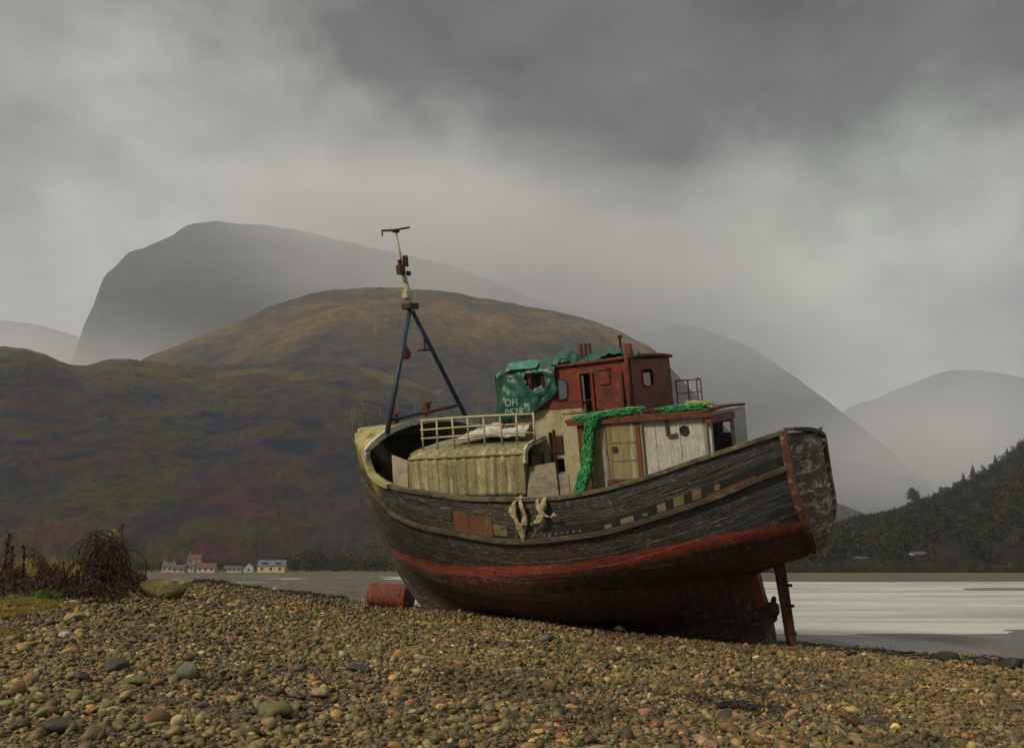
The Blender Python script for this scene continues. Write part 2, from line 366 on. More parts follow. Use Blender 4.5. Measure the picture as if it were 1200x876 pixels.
_, crestG = hill('hill', [(870, 664), (925, 650), (960, 627), (1000, 611), (1045, 602), (1075, 590), (1110, 577), (1150, 555), (1200, 519), (1250, 482), (1330, 440), (1500, 420)], 1150, 420, MH4, .02, .75, seed=3.3)

# ------------------------------------------------------------------ haze
m_hz = bpy.data.materials.new('haze_air'); m_hz.use_nodes = True; nt_ = m_hz.node_tree
for n in list(nt_.nodes):
    if n.type != 'OUTPUT_MATERIAL': nt_.nodes.remove(n)
pv = nt_.nodes.new('ShaderNodeVolumePrincipled'); pv.inputs['Color'].default_value = (.76, .83, 1.0, 1)
pv.inputs['Density'].default_value = 6.2e-5; pv.inputs['Anisotropy'].default_value = 0.0
nt_.links.new(pv.outputs[0], [n for n in nt_.nodes if n.type == 'OUTPUT_MATERIAL'][0].inputs['Volume'])
hb = MB().box((0, 6000, 1295), (19000, 13000, 2610)).build('haze', m_hz); meta(hb, kind='stuff')

def mist(px, py, D, w, d_, h, dens, label=None):
    m = bpy.data.materials.new('mist_air'); m.use_nodes = True; t = m.node_tree
    for n in list(t.nodes):
        if n.type != 'OUTPUT_MATERIAL': t.nodes.remove(n)
    v = t.nodes.new('ShaderNodeVolumePrincipled'); v.inputs['Color'].default_value = (.93, .93, .98, 1); v.inputs['Anisotropy'].default_value = 0
    g = G(t); c_ = g.mapv(g.coord(), (1 / w, 1 / d_, 1 / h)); ln = g.node('ShaderNodeVectorMath', operation='LENGTH'); g.l.new(c_, ln.inputs[0])
    nz_ = g.noise(c_, 1.6, 3, .55)
    f_ = g.m('SUBTRACT', 1.0, g.m('ADD', ln.outputs['Value'], g.m('MULTIPLY', g.m('SUBTRACT', nz_, .5), .9)), clamp=True)
    g.put(v.inputs['Density'], g.m('MULTIPLY', g.m('MULTIPLY', f_, f_), dens * 3.0))
    t.links.new(v.outputs[0], [n for n in t.nodes if n.type == 'OUTPUT_MATERIAL'][0].inputs['Volume'])
    bm = bmesh.new(); bmesh.ops.create_icosphere(bm, subdivisions=3, radius=1.05); V = np.array([q.co[:] for q in bm.verts]) * np.array([w, d_, h]); Fq = np.array([[q.index for q in f.verts] for f in bm.faces]); bm.free()
    o = mesh_np('mist', V, Fq, m); o.location = world(at(px, py, D)); meta(o, kind='stuff')
mist(620, 300, 4000, 2300, 550, 760, 21e-4)
mist(420, 225, 4000, 1400, 550, 400, 8e-4)
mist(800, 400, 4300, 1900, 700, 600, 14e-4)
mist(130, 450, 2900, 1000, 550, 340, 9e-4)
mist(1020, 540, 4300, 1400, 700, 560, 10e-4)
mist(1160, 520, 7400, 2600, 700, 1300, 9e-4)
mist(-20, 400, 5600, 1400, 500, 700, 9e-4)

# ================================================================== the wrecked boat
MS = Matrix(((-0.8643787, -0.4949157, -0.0889262), (0.5025690, -0.8444742, -0.1851694), (0.0165473, -0.2047478, 0.9786749)))
TS = (6.731709, 21.071449, -1.603853)
SHIP = Matrix.Translation(world(TS)) @ MS.to_4x4() @ Matrix.Scale(S, 4)
def on_ship(o): o.matrix_world = SHIP; return o

Xa = pchip([0, 1.0, 1.5, 1.74, 1.86, 1.97, 2.15, 2.45, 2.7, 3.5, 4.8, 5.6], [1.10, 1.22, 1.33, .85, .48, .16, -.06, -.17, -.20, -.10, 0, .04])
Xf = pchip([0, .3, .6, 1.5, 2.25, 3.7, 4.5, 5.6], [9.7, 10.1, 10.45, 11.12, 11.5, 12.0, 12.15, 12.3])
_z = [0, .35, .7, 1.3, 2.0, 2.8, 3.7, 4.8, 5.7]
_tab_b = {  # half breadth by station u
 0.0: [.10, .10, .10, .10, .28, 1.32, 1.66, 1.78, 1.8],
 .06: [.10, .10, .12, .20, .95, 1.70, 1.98, 2.08, 2.1],
 .15: [.11, .13, .30, .85, 1.60, 2.15, 2.32, 2.36, 2.3],
 .28: [.12, .35, .90, 1.70, 2.25, 2.58, 2.68, 2.70, 2.7],
 .45: [.12, .75, 1.50, 2.20, 2.60, 2.78, 2.82, 2.82, 2.8],
 .60: [.12, .65, 1.35, 2.10, 2.55, 2.76, 2.82, 2.84, 2.8],
 .73: [.11, .38, .90, 1.65, 2.20, 2.55, 2.72, 2.78, 2.75],
 .83: [.10, .22, .50, 1.00, 1.50, 1.92, 2.20, 2.32, 2.30],
 .91: [.09, .13, .25, .55, .88, 1.20, 1.38, 1.44, 1.44],
 .965: [.08, .10, .13, .25, .40, .56, .66, .72, .72],
 1.0: [.07, .07, .07, .08, .09, .10, .11, .12, .12]}
_us = sorted(_tab_b); _rows = [pchip(_z, _tab_b[u]) for u in _us]
def hb(u, z):
    u = np.asarray(u, float); z = np.asarray(z, float)
    u, z = np.broadcast_arrays(u, z)
    R = np.stack([r(z) for r in _rows], -1).reshape(-1, len(_us)); out = np.empty(u.size)
    uf = u.ravel()
    # vectorised pchip over stations: catmull style with clamped slopes
    us = np.array(_us); i = np.clip(np.searchsorted(us, uf, side='right') - 1, 0, len(us) - 2)
    h = us[i + 1] - us[i]; t = (uf - us[i]) / h
    k = np.arange(uf.size); y0 = R[k, i]; y1 = R[k, i + 1]
    im = np.maximum(i - 1, 0); ip = np.minimum(i + 2, len(us) - 1)
    m0 = np.where(i > 0, (y1 - R[k, im]) / (us[i + 1] - us[im]), (y1 - y0) / h)
    m1 = np.where(i < len(us) - 2, (R[k, ip] - y0) / (us[ip] - us[i]), (y1 - y0) / h * 1.3)
    out = y0 * (1 + 2 * t) * (1 - t) ** 2 + m0 * h * t * (1 - t) ** 2 + y1 * t * t * (3 - 2 * t) + m1 * h * t * t * (t - 1)
    return np.maximum(out, .05).reshape(u.shape)
def uX(x, z): return (x - Xa(z)) / (Xf(z) - Xa(z))
def hby(x, z):
    return hb(np.clip(uX(np.asarray(x, float), np.asarray(z, float)), 0, 1), z)
railz = pchip([-.3, 0, 1, 1.9, 2.6, 3.8, 5, 6.8, 8.1, 9.0, 9.6, 10.0, 10.12, 10.30, 10.5, 11.3, 12.4], [4.84, 4.76, 4.49, 4.25, 4.05, 3.79, 3.66, 3.70, 3.86, 3.98, 4.12, 4.28, 4.40, 4.88, 4.97, 5.08, 5.2])
strz = pchip([-.3, 0, 1.4, 2.5, 3.9, 5.8, 7.6, 8.8, 9.55, 10.0, 11, 12.2], [4.12, 4.05, 3.56, 3.24, 2.91, 2.76, 2.97, 3.18, 3.42, 3.70, 3.95, 4.2])
boot_t = pchip([-.3, 1.2, 2.5, 3.6, 5.1, 7.1, 9, 12], [2.98, 2.80, 2.60, 2.42, 2.22, 2.15, 2.14, 2.10])
boot_b = pchip([-.3, .9, 2.2, 3.7, 5.3, 7.1, 9, 12], [2.74, 2.57, 2.38, 2.18, 2.02, 1.90, 1.88, 1.85])

# hull paint and timber
m_hull, g, b = newmat('hull_timber')
ax, aw, ab, ag, ar = g.attr('hx'), g.attr('wt'), g.attr('wb'), g.attr('girth'), g.attr('dr')
co = g.coord(); uvn = g.comb(g.m('MULTIPLY', ax, .55), g.m('MULTIPLY', ag, .9), 0.0)
streak = g.noise(uvn, 2.2, 9, .68, .3); streak2 = g.noise(g.comb(g.m('MULTIPLY', ax, 1.2), g.m('MULTIPLY', ag, 2.6), 3.0), 2.0, 7, .7)
vert = g.noise(g.comb(g.m('MULTIPLY', ax, 5.0), g.m('MULTIPLY', ag, .12), 6.0), 2.0, 6, .65)
blot = g.noise(co, 1.3, 7, .65, .4); fine = g.noise(co, 14, 5, .7)
pid = g.m('FLOOR', ag); fr = g.m('FRACT', ag)
wn = g.node('ShaderNodeTexWhiteNoise'); wn.noise_dimensions = '2D'
g.put(wn.inputs['Vector'], g.comb(pid, g.m('FLOOR', g.m('ADD', g.m('MULTIPLY', ax, .32), g.m('MULTIPLY', pid, .37))), 0.0)); plank = wn.outputs['Value']
seam = g.m('SUBTRACT', 1.0, g.rng(g.m('ABSOLUTE', g.m('SUBTRACT', fr, .5)), .44, .5, 1.0, 0.0)) #
bx_ = g.m('ABSOLUTE', g.m('SUBTRACT', g.m('FRACT', g.m('ADD', g.m('MULTIPLY', ax, .32), g.m('MULTIPLY', pid, .37))), .5))
butt = g.rng(bx_, .494, .5, 0, .6)
seam = g.m('MAXIMUM', seam, butt)
top = g.mix(g.rng(streak, .40, .62), (.012, .013, .014), (.045, .046, .046))
top = g.mix(g.rng(streak2, .56, .66), top, (.15, .145, .13))
top = g.mix(g.rng(blot, .50, .62, 0, .75), top, (.045, .040, .020))
top = g.mix(g.m('MULTIPLY', g.m('MULTIPLY', g.rng(ax, 9, 6.5, 0, 1), g.rng(ax, 2.0, 4.5, 0, 1)), g.m('MULTIPLY', g.rng(aw, .75, .35), g.rng(vert, .46, .60, 0, .8))), top, (.095, .030, .020))
top = g.mix(g.m('MULTIPLY', g.rng(ax, 4.5, 1.0, 0, .6), g.rng(streak2, .40, .6)), top, (.042, .055, .068))
top = g.mix(g.m('MULTIPLY', g.rng(ax, 3.5, 12, 0, .75), g.rng(blot, .35, .6)), top, (.05, .046, .022))
red = g.mix(g.rng(streak, .50, .66), (.34, .050, .030), (.19, .038, .022)); red = g.mix(g.rng(streak2, .52, .66), red, (.045, .020, .016)); red = g.mix(g.rng(vert, .54, .64, 0, .6), red, (.07, .025, .016))
bot = g.mix(g.rng(blot, .42, .60), (.115, .030, .018), (.055, .036, .020)); bot = g.mix(g.rng(ax, 7.5, 10.5, 0, .8), bot, (.045, .040, .024)); bot = g.mix(g.rng(vert, .48, .60, 0, .75), bot, (.014, .010, .008)); bot = g.mix(g.m('MULTIPLY', g.rng(ab, -1.2, -2.0, 0, .8), g.rng(streak, .3, .6, .4, 1)), bot, (.018, .010, .008))
bot = g.mix(g.m('MULTIPLY', g.rng(streak2, .52, .66), g.rng(ab, -1.3, -.1)), bot, (.24, .070, .028))
bot = g.mix(g.m('MULTIPLY', g.rng(fine, .60, .70), g.rng(ab, -1.0, -.1)), bot, (.17, .13, .06))
wob = g.m('MULTIPLY', g.m('SUBTRACT', streak2, .5), .22)
c = g.mix(g.rng(g.m('ADD', aw, wob), -.012, .012), red, top)
c = g.mix(g.rng(g.m('ADD', ab, g.m('MULTIPLY', wob, 1.6)), -.03, .03), bot, c)
# mossy yellow paint on the raised bow
c = g.mix(g.m('MULTIPLY', g.m('MULTIPLY', g.rng(ax, 9.6, 10.2), g.rng(ar, -.75, -.35)), g.rng(blot, .3, .5, .5, 1)), c, (.26, .22, .045))
c = g.mix(g.m('MULTIPLY', seam, g.rng(blot, .35, .65, .15, .7)), c, (.010, .009, .008))
c = g.mix(g.m('MULTIPLY', plank, .35), c, (.010, .010, .010))
chips = g.noise(g.comb(g.m('MULTIPLY', ax, 6.0), g.m('MULTIPLY', ag, 2.2), 9.0), 1.6, 7, .75)
c = g.mix(g.m('MULTIPLY', g.rng(chips, .575, .60), g.rng(blot, .36, .56, .15, .85)), c, (.17, .145, .105))
c = g.mix(g.m('MULTIPLY', g.rng(chips, .42, .39), .8), c, (.035, .016, .010))
c = g.mix(g.rng(fine, .3, .5, .5, 0), c, (.010, .009, .008))
g.put(b.inputs['Base Color'], c); g.put(b.inputs['Roughness'], g.rng(streak2, .3, .7, .45, .8)); b.inputs['Specular IOR Level'].default_value = .35
hgt = g.m('SUBTRACT', g.m('ADD', g.m('MULTIPLY', streak2, .5), g.m('ADD', g.m('MULTIPLY', fine, .25), g.m('MULTIPLY', plank, .5))), g.m('MULTIPLY', seam, .55))
g.put(b.inputs['Normal'], g.bump(hgt, .8, .035))

M = {}
M['wood_dark'] = worn('dark_wet_wood', (.045, .036, .026), (.10, .085, .06), scale=2.5, stretch=(.5, 2, 2), third=(.02, .018, .014))
M['deck'] = worn('old_deck_planks', (.07, .055, .04), (.13, .11, .08), scale=2, stretch=(.4, 3, 1))
M['cap'] = worn('mossy_cap_rail', (.11, .10, .055), (.05, .042, .03), scale=2.6, amount=.6, third=(.22, .19, .09))
M['yellow'] = worn('mossy_yellow_paint', (.30, .27, .11), (.14, .13, .06), scale=2.2, amount=.5, third=(.42, .42, .36))
M['rim'] = worn('flaking_white_paint', (.50, .50, .45), (.24, .22, .15), scale=3.2, amount=.45, third=(.12, .09, .05))
M['cream'] = worn('stained_cream_paint', (.36, .33, .21), (.27, .24, .14), scale=1.2, amount=.4, stretch=(1.5, 1.5, .5), third=(.20, .15, .08))
M['offwhite'] = worn('dirty_white_paint', (.40, .40, .37), (.34, .33, .29), scale=1.0, amount=.35, stretch=(1.6, 1.6, .5), third=(.26, .21, .15), bump=.2)
M['redpaint'] = worn('faded_red_oxide_paint', (.15, .022, .014), (.065, .018, .013), scale=2.0, amount=.55, third=(.20, .065, .035), rough=.6)
M['rust'] = worn('rust', (.115, .034, .018), (.05, .020, .013), scale=5, amount=.55, third=(.22, .085, .035), rough=.85)
M['rust_dark'] = worn('dark_rust', (.055, .022, .014), (.03, .018, .014), scale=5, third=(.12, .045, .02), rough=.85)
M['blue'] = worn('chipped_blue_paint', (.009, .032, .08), (.03, .03, .035), scale=5, amount=.45, third=(.10, .05, .03), rough=.5)
M['steelwhite'] = worn('chipped_cream_steel', (.42, .38, .25), (.20, .15, .08), scale=6, amount=.4, third=(.16, .06, .03))
M['thinsteel'] = worn('grey_steel', (.10, .10, .10), (.14, .07, .04), scale=6, amount=.5)
M['shelter'] = worn('algae_stained_panel', (.22, .185, .085), (.15, .125, .06), scale=1.5, amount=.5, stretch=(2.6, 2.6, .15), third=(.36, .33, .22))
m, g, b = newmat('corrugated_shelter'); co2 = g.coord(); sp3 = g.node('ShaderNodeSeparateXYZ'); g.l.new(co2, sp3.inputs[0])
w2 = g.node('ShaderNodeTexWhiteNoise'); w2.noise_dimensions = '1D'; g.put(w2.inputs['W'], g.m('FLOOR', g.m('MULTIPLY', sp3.outputs[0], 3.7)))
sv = g.noise(g.mapv(co2, (6, 6, .5)), 1.4, 7, .7); sb = g.noise(g.mapv(co2, (1, 1, 1)), 1.7, 7, .65); sf = g.noise(co2, 16, 5, .7)
c = g.mix(w2.outputs['Value'], (.135, .115, .055), (.30, .26, .13)); c = g.mix(g.rng(sv, .52, .66), c, (.42, .39, .27)); c = g.mix(g.rng(sv, .46, .34), c, (.075, .06, .03)); c = g.mix(g.rng(sb, .52, .66, 0, .7), c, (.13, .125, .045))
c = g.mix(g.rng(sp3.outputs[2], 4.72, 4.84, 0, .35), c, (.10, .095, .035)); c = g.mix(g.rng(sf, .35, .55, .5, 0), c, (.04, .032, .018)); g.put(b.inputs['Base Color'], c); b.inputs['Roughness'].default_value = .8
g.put(b.inputs['Normal'], g.bump(g.m('ADD', sf, sv), .5, .01)); M['corr'] = m
M['board'] = worn('weathered_board', (.185, .155, .115), (.12, .10, .072), scale=2, amount=.5, stretch=(1, 1, 2.5), third=(.09, .06, .05))
M['teal'] = worn('teal_tarpaulin', (.001, .060, .042), (.003, .105, .075), scale=3, amount=.45, third=(.004, .06, .05), rough=.45, spec=.5)
M['net'] = worn('green_netting', (.015, .18, .055), (.07, .33, .13), scale=7, amount=.5, third=(.015, .11, .04), rough=.8)
M['netyellow'] = worn('bleached_yellow_net', (.36, .34, .12), (.20, .28, .09), scale=7, rough=.8)
M['rope'] = worn('bleached_rope', (.34, .29, .17), (.20, .155, .08), scale=9, rough=.9)
M['transom'] = worn('flaking_transom', (.075, .042, .026), (.40, .35, .27), scale=3.4, amount=.55, third=(.13, .055, .028), stretch=(1, .6, 2.4), bump=1.0, bdist=.03)
M['post'] = worn('flaked_rusty_strap', (.085, .030, .018), (.15, .055, .025), scale=5, amount=.5, third=(.30, .25, .17), bump=1.0, bdist=.02)
M['glyph'] = worn('white_lettering', (.34, .42, .38), (.03, .12, .09), scale=9, amount=.5)
M['hole_shade'] = worn('painted_inside_shade', (.012, .010, .009), (.02, .016, .013))  # near-black colour painted for the shade inside openings
M['plank_pale'] = worn('bare_pale_wood', (.15, .115, .065), (.05, .038, .025), scale=5, stretch=(1, 1, 1))
M['plank_red'] = worn('red_brown_plank', (.13, .046, .024), (.12, .055, .028), scale=3, amount=.4, stretch=(1, 1, .5), third=(.16, .12, .045))

boat = empty('fishing_boat', SHIP)
meta(boat, 'derelict wooden fishing boat with black sides and a red stripe stranded on shingle', 'boat')

# hull shell: port and starboard in one mesh joined through the stem and keel
NU, NV = 230, 84
u = np.linspace(0, 1, NU); u = np.concatenate([u[u < .8], np.linspace(.8, 1, 60)]); NU = len(u)
s = np.linspace(0, 1, NV)
Ug, Sg = np.meshgrid(u, s, indexing='ij')
Zt = np.full_like(Ug, 4.2)
Zh = Zt * Sg
for _ in range(14):
    Xh = Xa(Zh) + Ug * (Xf(Zh) - Xa(Zh)); Xtop = Xh
    Ztn = railz(Xa(Zt) + Ug * (Xf(Zt) - Xa(Zt))); Zt = .5 * Zt + .5 * Ztn; Zh = Zt * Sg
Xh = Xa(Zh) + Ug * (Xf(Zh) - Xa(Zh)); Yh = hb(Ug, Zh)
# sprung planks: slight unevenness
Yh = Yh + .018 * fbm(Xh * 1.5, Zh * 4.5, 3) + .012 * (vnoise(Xh * .5, np.floor(Zh / .26) * 7.3) - .5)
Zh2 = Zh + np.where(Sg > .985, .03 * fbm(Xh * 5, Xh * 0, 3), 0)
def star_low(x): return .40 * (1 - sstep(.0, 2.0, x))
def side(sign):
    return np.stack([Xh, sign * Yh, Zh2 - (star_low(Xh) * Sg ** 4 if sign < 0 else 0)], -1).reshape(-1, 3)
P_, Q_ = side(1), side(-1); off = len(P_)
Fc = np.concatenate([gridfaces(NU, NV, True), gridfaces(NU, NV, False, off)])
extra = []
for i in range(NU - 1): extra.append([i * NV, (i + 1) * NV, off + (i + 1) * NV, off + i * NV][::-1])      # keel bottom
for j in range(NV - 1): k = (NU - 1) * NV + j; extra.append([k, k + 1, off + k + 1, off + k])           # stem face
sp = int(np.searchsorted(Zh[0], 1.75))
for j in range(sp): extra.append([j, off + j, off + j + 1, j + 1])                                     # stern post
Fc = np.concatenate([Fc, np.array(extra)])
hull = mesh_np('hull', np.concatenate([P_, Q_]), Fc[:, ::-1], m_hull, boat)
gi = Zh / .235
for nm, vv in (('hx', Xh), ('wt', Zh - boot_t(Xh)), ('wb', Zh - boot_b(Xh)), ('girth', (Zh - strz(Xh)) / .235 + 20), ('dr', Zh - railz(Xh))):
    fattr(hull, nm, np.concatenate([vv.ravel(), vv.ravel()]))
hull.data.materials.append(M['wood_dark']); md = hull.modifiers.new('thickness', 'SOLIDIFY'); md.thickness = .07; md.offset = -1; md.material_offset = 1

def side_path(xs, zf, out=0.0, sgn=1):
    pts = []
    for x in xs:
        z = float(zf(x)); pts.append((x, sgn * (float(hby(x, z)) + out), z - (float(star_low(np.array(x))) if sgn < 0 and out < 0 else 0)))
    return pts
xs = np.linspace(.0, 10.02, 70)
for sg in (1, -1):
    MB().bar(side_path(xs, lambda x: railz(x) + .03, -.05, sg), .20, .075).build('cap_rail', M['cap'], hull)
    MB().bar(side_path(np.linspace(-.02, 11.8, 90), strz, .03, sg), .10, .11).build('rubbing_strake', M['wood_dark'], hull, bevel=.01)
MB().bar([(float(Xf(z)) + .05, 0, z) for z in np.linspace(.2, 5.25, 24)], .17, .2, (1, 0, 0)).build('stem_post', M['wood_dark'], hull)
MB().bar([(x, 0, -.06) for x in np.linspace(1.05, 9.7, 10)], .22, .16).build('keel', M['wood_dark'], hull)
# planks let into the port side amidships, and the row of bare frame ends aft
def patch(x0, x1, z0, z1, out, mat, name='plank_patch', n=6):
    V = []; Fs = []
    for i in range(n + 1):
        x = x0 + (x1 - x0) * i / n
        for z in (z0(x), z1(x)):
            y = float(hby(x, z)); V += [(x, y + out, z), (x, y - .02, z)]
    for i in range(n):
        a = i * 4; c_ = a + 4
        Fs += [(a, a + 2, c_ + 2, c_), (a + 1, a, c_, c_ + 1), (a + 2, a + 3, c_ + 3, c_ + 2)]
    Fs += [(0, 1, 3, 2), (n * 4 + 1, n * 4, n * 4 + 2, n * 4 + 3)]
    return MB().add(V, Fs).build(name, mat, hull)
sz = lambda o: (lambda x: float(strz(x)) + o)
patch(6.98, 7.38, sz(.07), sz(.52), .035, M['plank_red']); patch(6.36, 6.97, sz(.07), sz(.50), .028, M['plank_red'])
patch(5.98, 6.33, sz(.12), sz(.36), .03, M['plank_pale'])
patch(7.45, 8.3, sz(.3), sz(.5), .02, M['wood_dark']); patch(5.2, 5.9, sz(.35), sz(.52), .022, M['wood_dark'])
patch(-.0, 4.9, sz(.075), sz(.27), .012, M['hole_shade'], 'seam_shade', 24)  # dark strip laid on the planking as the shade of the gap
for x0, x1, lo, hi in ((3.50, 3.66, .07, .15), (3.02, 3.3, .07, .19), (2.72, 2.84, .09, .16), (2.34, 2.52, .07, .24), (1.97, 2.18, .08, .28), (1.62, 1.80, .085, .27), (1.25, 1.36, .12, .24)):
    patch(x0, x1, sz(lo), sz(hi), .024, M['plank_pale'] if lo > .075 else M['board'], 'frame_end', 2)
patch(.55, 1.5, sz(.02), sz(.10), .08, M['plank_red'], 'plank_patch', 5)
for k in range(12):
    x = 4.2 + k * .14; patch(x, x + .05, sz(.09), sz(.14), .026, M['plank_pale'], 'nail_head', 1)
# weathered strips lifting from the quarter
for k in range(9):
    x0 = random.uniform(.1, 3.4); o_ = random.uniform(.36, .62); L_ = random.uniform(.5, 1.5)
    patch(x0, x0 + L_, sz(o_), sz(o_ + random.uniform(.015, .035)), .012, M['wood_dark'] if k % 2 else M['deck'], 'sprung_batten', 6)
# a split under the counter and a scar on the bottom
patch(2.5, 3.1, lambda x: float(boot_b(x)) - .18, lambda x: float(boot_b(x)) - .155, .012, M['plank_pale'], 'sprung_batten', 4)

# transom
nz, ny = 34, 22
zz = np.linspace(1.80, float(railz(0)), nz); V = []
for z in zz:
    y = float(hb(0.0, z)) - .02; x0 = float(Xa(z))
    for t in np.linspace(-1, 1, ny):
        V.append((x0 - .16 * (1 - t * t) * min(1, (z - 1.8) / .5) + .012 * float(fbm(np.array(t * 3), np.array(z * 5), 3)), t * y, z - .40 * (1 - t) / 2 * ((z - 1.8) / 2.96) ** 4 + (.06 * (1 - t * t) if z > zz[-2] else 0)))
tr = mesh_np('transom', V, gridfaces(nz, ny, True), M['transom'], boat); md = tr.modifiers.new('t', 'SOLIDIFY'); md.thickness = .08; md.offset = -1
for zc in (2.9, 3.35, 3.78, 4.2, 4.6):
    y = float(hb(0.0, zc)); MB().bar([(float(Xa(zc)) - .16 * (1 - t * t) - .02, t * y * .99, zc + .02 * math.sin(t * 5 + zc)) for t in np.linspace(-1, 1, 12)], .05, .05 if zc != 3.78 else .12).build('transom_batten', M['transom'] if zc != 3.78 else M['wood_dark'], tr)
for sg in (1, -1):
    MB().bar([(float(Xa(z)) - .01, sg * (float(hb(0.0, z)) + .01), z) for z in np.linspace(2.15, float(railz(0)) + (.05 if sg > 0 else -.38), 20)], .15, .14, (0, 1, 0)).build('corner_post', M['post'] if sg > 0 else M['transom'], tr)
MB().bar([(-.06 - .1 * (1 - t * t), t * 1.5, float(railz(0)) + .05 - .40 * (1 - t) / 2 + .06 * (1 - t * t)) for t in np.linspace(-1, 1, 10)], .22, .08).build('cap_rail', M['wood_dark'], tr)

# deck
xs = np.linspace(.05, 11.7, 60); V = []
for x in xs:
    z = float(railz(min(x, 9.6))) - .62; y = max(float(hby(x, z)) - .06, .05)
    for t in np.linspace(-1, 1, 9): V.append((x, t * y, z + .06 * (1 - t * t)))
mesh_np('deck', V, gridfaces(60, 9, False), M['deck'], boat)

# raised turtle-back foredeck
def wb_aft(t): return 9.92 + .30 * t - .10 * (1 - t * t)
NA_, NB_ = 30, 30; V = []
for i in range(NA_):
    q = i / (NA_ - 1)
    for t in np.linspace(-1, 1, NB_):
        xa_ = wb_aft(t); x = xa_ + (12.08 - xa_) * q
        ze = float(railz(max(x, 10.5))) - .03; y = float(hby(x, ze))
        V.append((x, t * y, ze + (.58 - .32 * q) * (1 - abs(t) ** 2.6)))
wbk = mesh_np('foredeck', V, gridfaces(NA_, NB_, False), M['yellow'], boat); md = wbk.modifiers.new('t', 'SOLIDIFY'); md.thickness = .06
rim = [Vector(V[j]) + Vector((-.04, 0, 0)) for j in range(NB_)]
MB().bar([rim[0] + Vector((.0, .0, -.5))] + rim + [rim[-1] + Vector((0, 0, -.5))], .10, .15).build('rim', M['rim'], wbk)
for sg in (-1, 1):     # bulwark inside face curling down from the foredeck
    MB().bar([(x, sg * (float(hby(x, float(railz(x)))) + .005), float(railz(x)) + .02) for x in np.linspace(9.3, 10.6, 16)], .16, .12).build('coaming', M['yellow'] if sg > 0 else M['rim'], wbk)
# interior frames under the foredeck
for k in range(8):
    x = 8.3 + k * .33
    MB().bar([(x, -(float(hby(x, z)) - .13), z) for z in np.linspace(3.3, float(railz(x)) - .04, 6)], .10, .08, (1, 0, 0)).build('frame_timber', M['wood_dark'], hull)
# far-side hawse box and winch
MB().box((10.2, 1.0, 5.62), (.16, .16, .28)).box((10.2, 1.0, 5.78), (.3, .10, .06)).build('bollard', M['rust'], wbk, bevel=.01)
MB().box((10.1, -.35, 5.82), (.16, .16, .28)).box((10.1, -.35, 5.98), (.34, .10, .06)).build('bollard', M['rust'], wbk, bevel=.01)

# foredeck railing
def wz(x, y):
    ze = float(railz(max(x, 10.5))) - .03; q = max(0, (x - 9.9) / 2.1); yy = float(hby(x, ze)); return ze + (.58 - .32 * q) * (1 - min(1, abs(y / yy)) ** 2.6)
fr_pts = []
for x in (9.25, 9.7, 10.2, 10.7, 11.15, 11.5): fr_pts.append((x, -(float(hby(x, 5.0)) - .12)))
fr_pts += [(11.85, -.55), (12.0, 0), (11.9, .5), (11.6, 1.0)]
rl = None
tops = []
for x, y in fr_pts:
    z0 = wz(x, y) if x > 9.6 else 5.0
    tops.append(Vector((x, y, z0 + .82)))
rl_mb = MB().tube(tops, .018, 6)
rl = rl_mb.build('foredeck_railing', M['thinsteel'], boat, smooth=True)
MB().tube([t - Vector((0, 0, .38)) for t in tops], .014, 6).build('rail', M['thinsteel'], rl, smooth=True)
for t_ in tops: MB().tube([t_, t_ - Vector((0, 0, .84))], .02, 6).build('post', M['thinsteel'], rl, smooth=True)

# mast: two blue legs, pale pole, cross bar, antenna
ap = Vector((10.09, 0, 8.60))
mast = MB().tube([ap + Vector((0, 0, -.12)), ap + Vector((.06, 0, .5)), ap + Vector((.14, 0, 1.15))], [.085, .075, .06], 10).build('mast', M['steelwhite'], boat, smooth=True)
lp, ls = Vector((9.97, 1.66, 5.30)), Vector((9.72, -1.76, 5.42))
for foot in (lp, ls): MB().tube([foot, foot.lerp(ap, .5), ap], [.066, .064, .058], 10).build('leg', M['blue'], mast, smooth=True)
a_, b_ = lp.lerp(ap, .10), ls.lerp(ap, .13)
MB().tube([a_, a_.lerp(b_, .42)], .05, 8).build('crossbar', M['blue'], mast, smooth=True)
MB().tube([a_.lerp(b_, .42), a_.lerp(b_, .8)], .048, 8).build('crossbar', M['rust'], mast, smooth=True)
MB().tube([a_.lerp(b_, .8), b_], .05, 8).build('crossbar', M['blue'], mast, smooth=True)
c0 = a_.lerp(b_, .5); MB().tube([c0, c0 - Vector((0, 0, .28))], .05, 8).build('strut', M['rust'], mast, smooth=True)
MB().box(ap + Vector((0, 0, .02)), (.30, .40, .16)).build('head_plate', M['rust_dark'], mast, bevel=.02)
MB().tube([ap + Vector((.14, 0, 1.1)), ap + Vector((.26, 0, 2.12))], [.028, .022], 8).build('topmast', M['steelwhite'], mast, smooth=True)
MB().tube([(10.36, .62, 10.66), (10.36, .05, 10.74), (10.34, -.62, 10.88)], .03, 6).box((10.36, 0, 10.72), (.10, .22, .08)).tube([(10.36, .6, 10.67), (10.36, .62, 10.52)], .02, 6).build('antenna_bar', M['rust_dark'], mast)
MB().box(ap + Vector((.1, .16, 1.02)), (.16, .22, .26)).tube([ap + Vector((.1, .16, 1.15)), ap + Vector((.1, .18, 1.3))], .06, 8).build('lamp', M['rust_dark'], mast, bevel=.02)
MB().box(ap + Vector((.12, -.13, 1.28)), (.12, .12, .3)).box(ap + Vector((.12, -.20, .95)), (.1, .16, .12)).build('lamp', M['rust_dark'], mast, bevel=.02)
MB().box(ap + Vector((.06, .02, .35)), (.20, .26, .22)).build('clamp', M['steelwhite'], mast, bevel=.02)
hp = Vector((10.36, .0, 7.40))
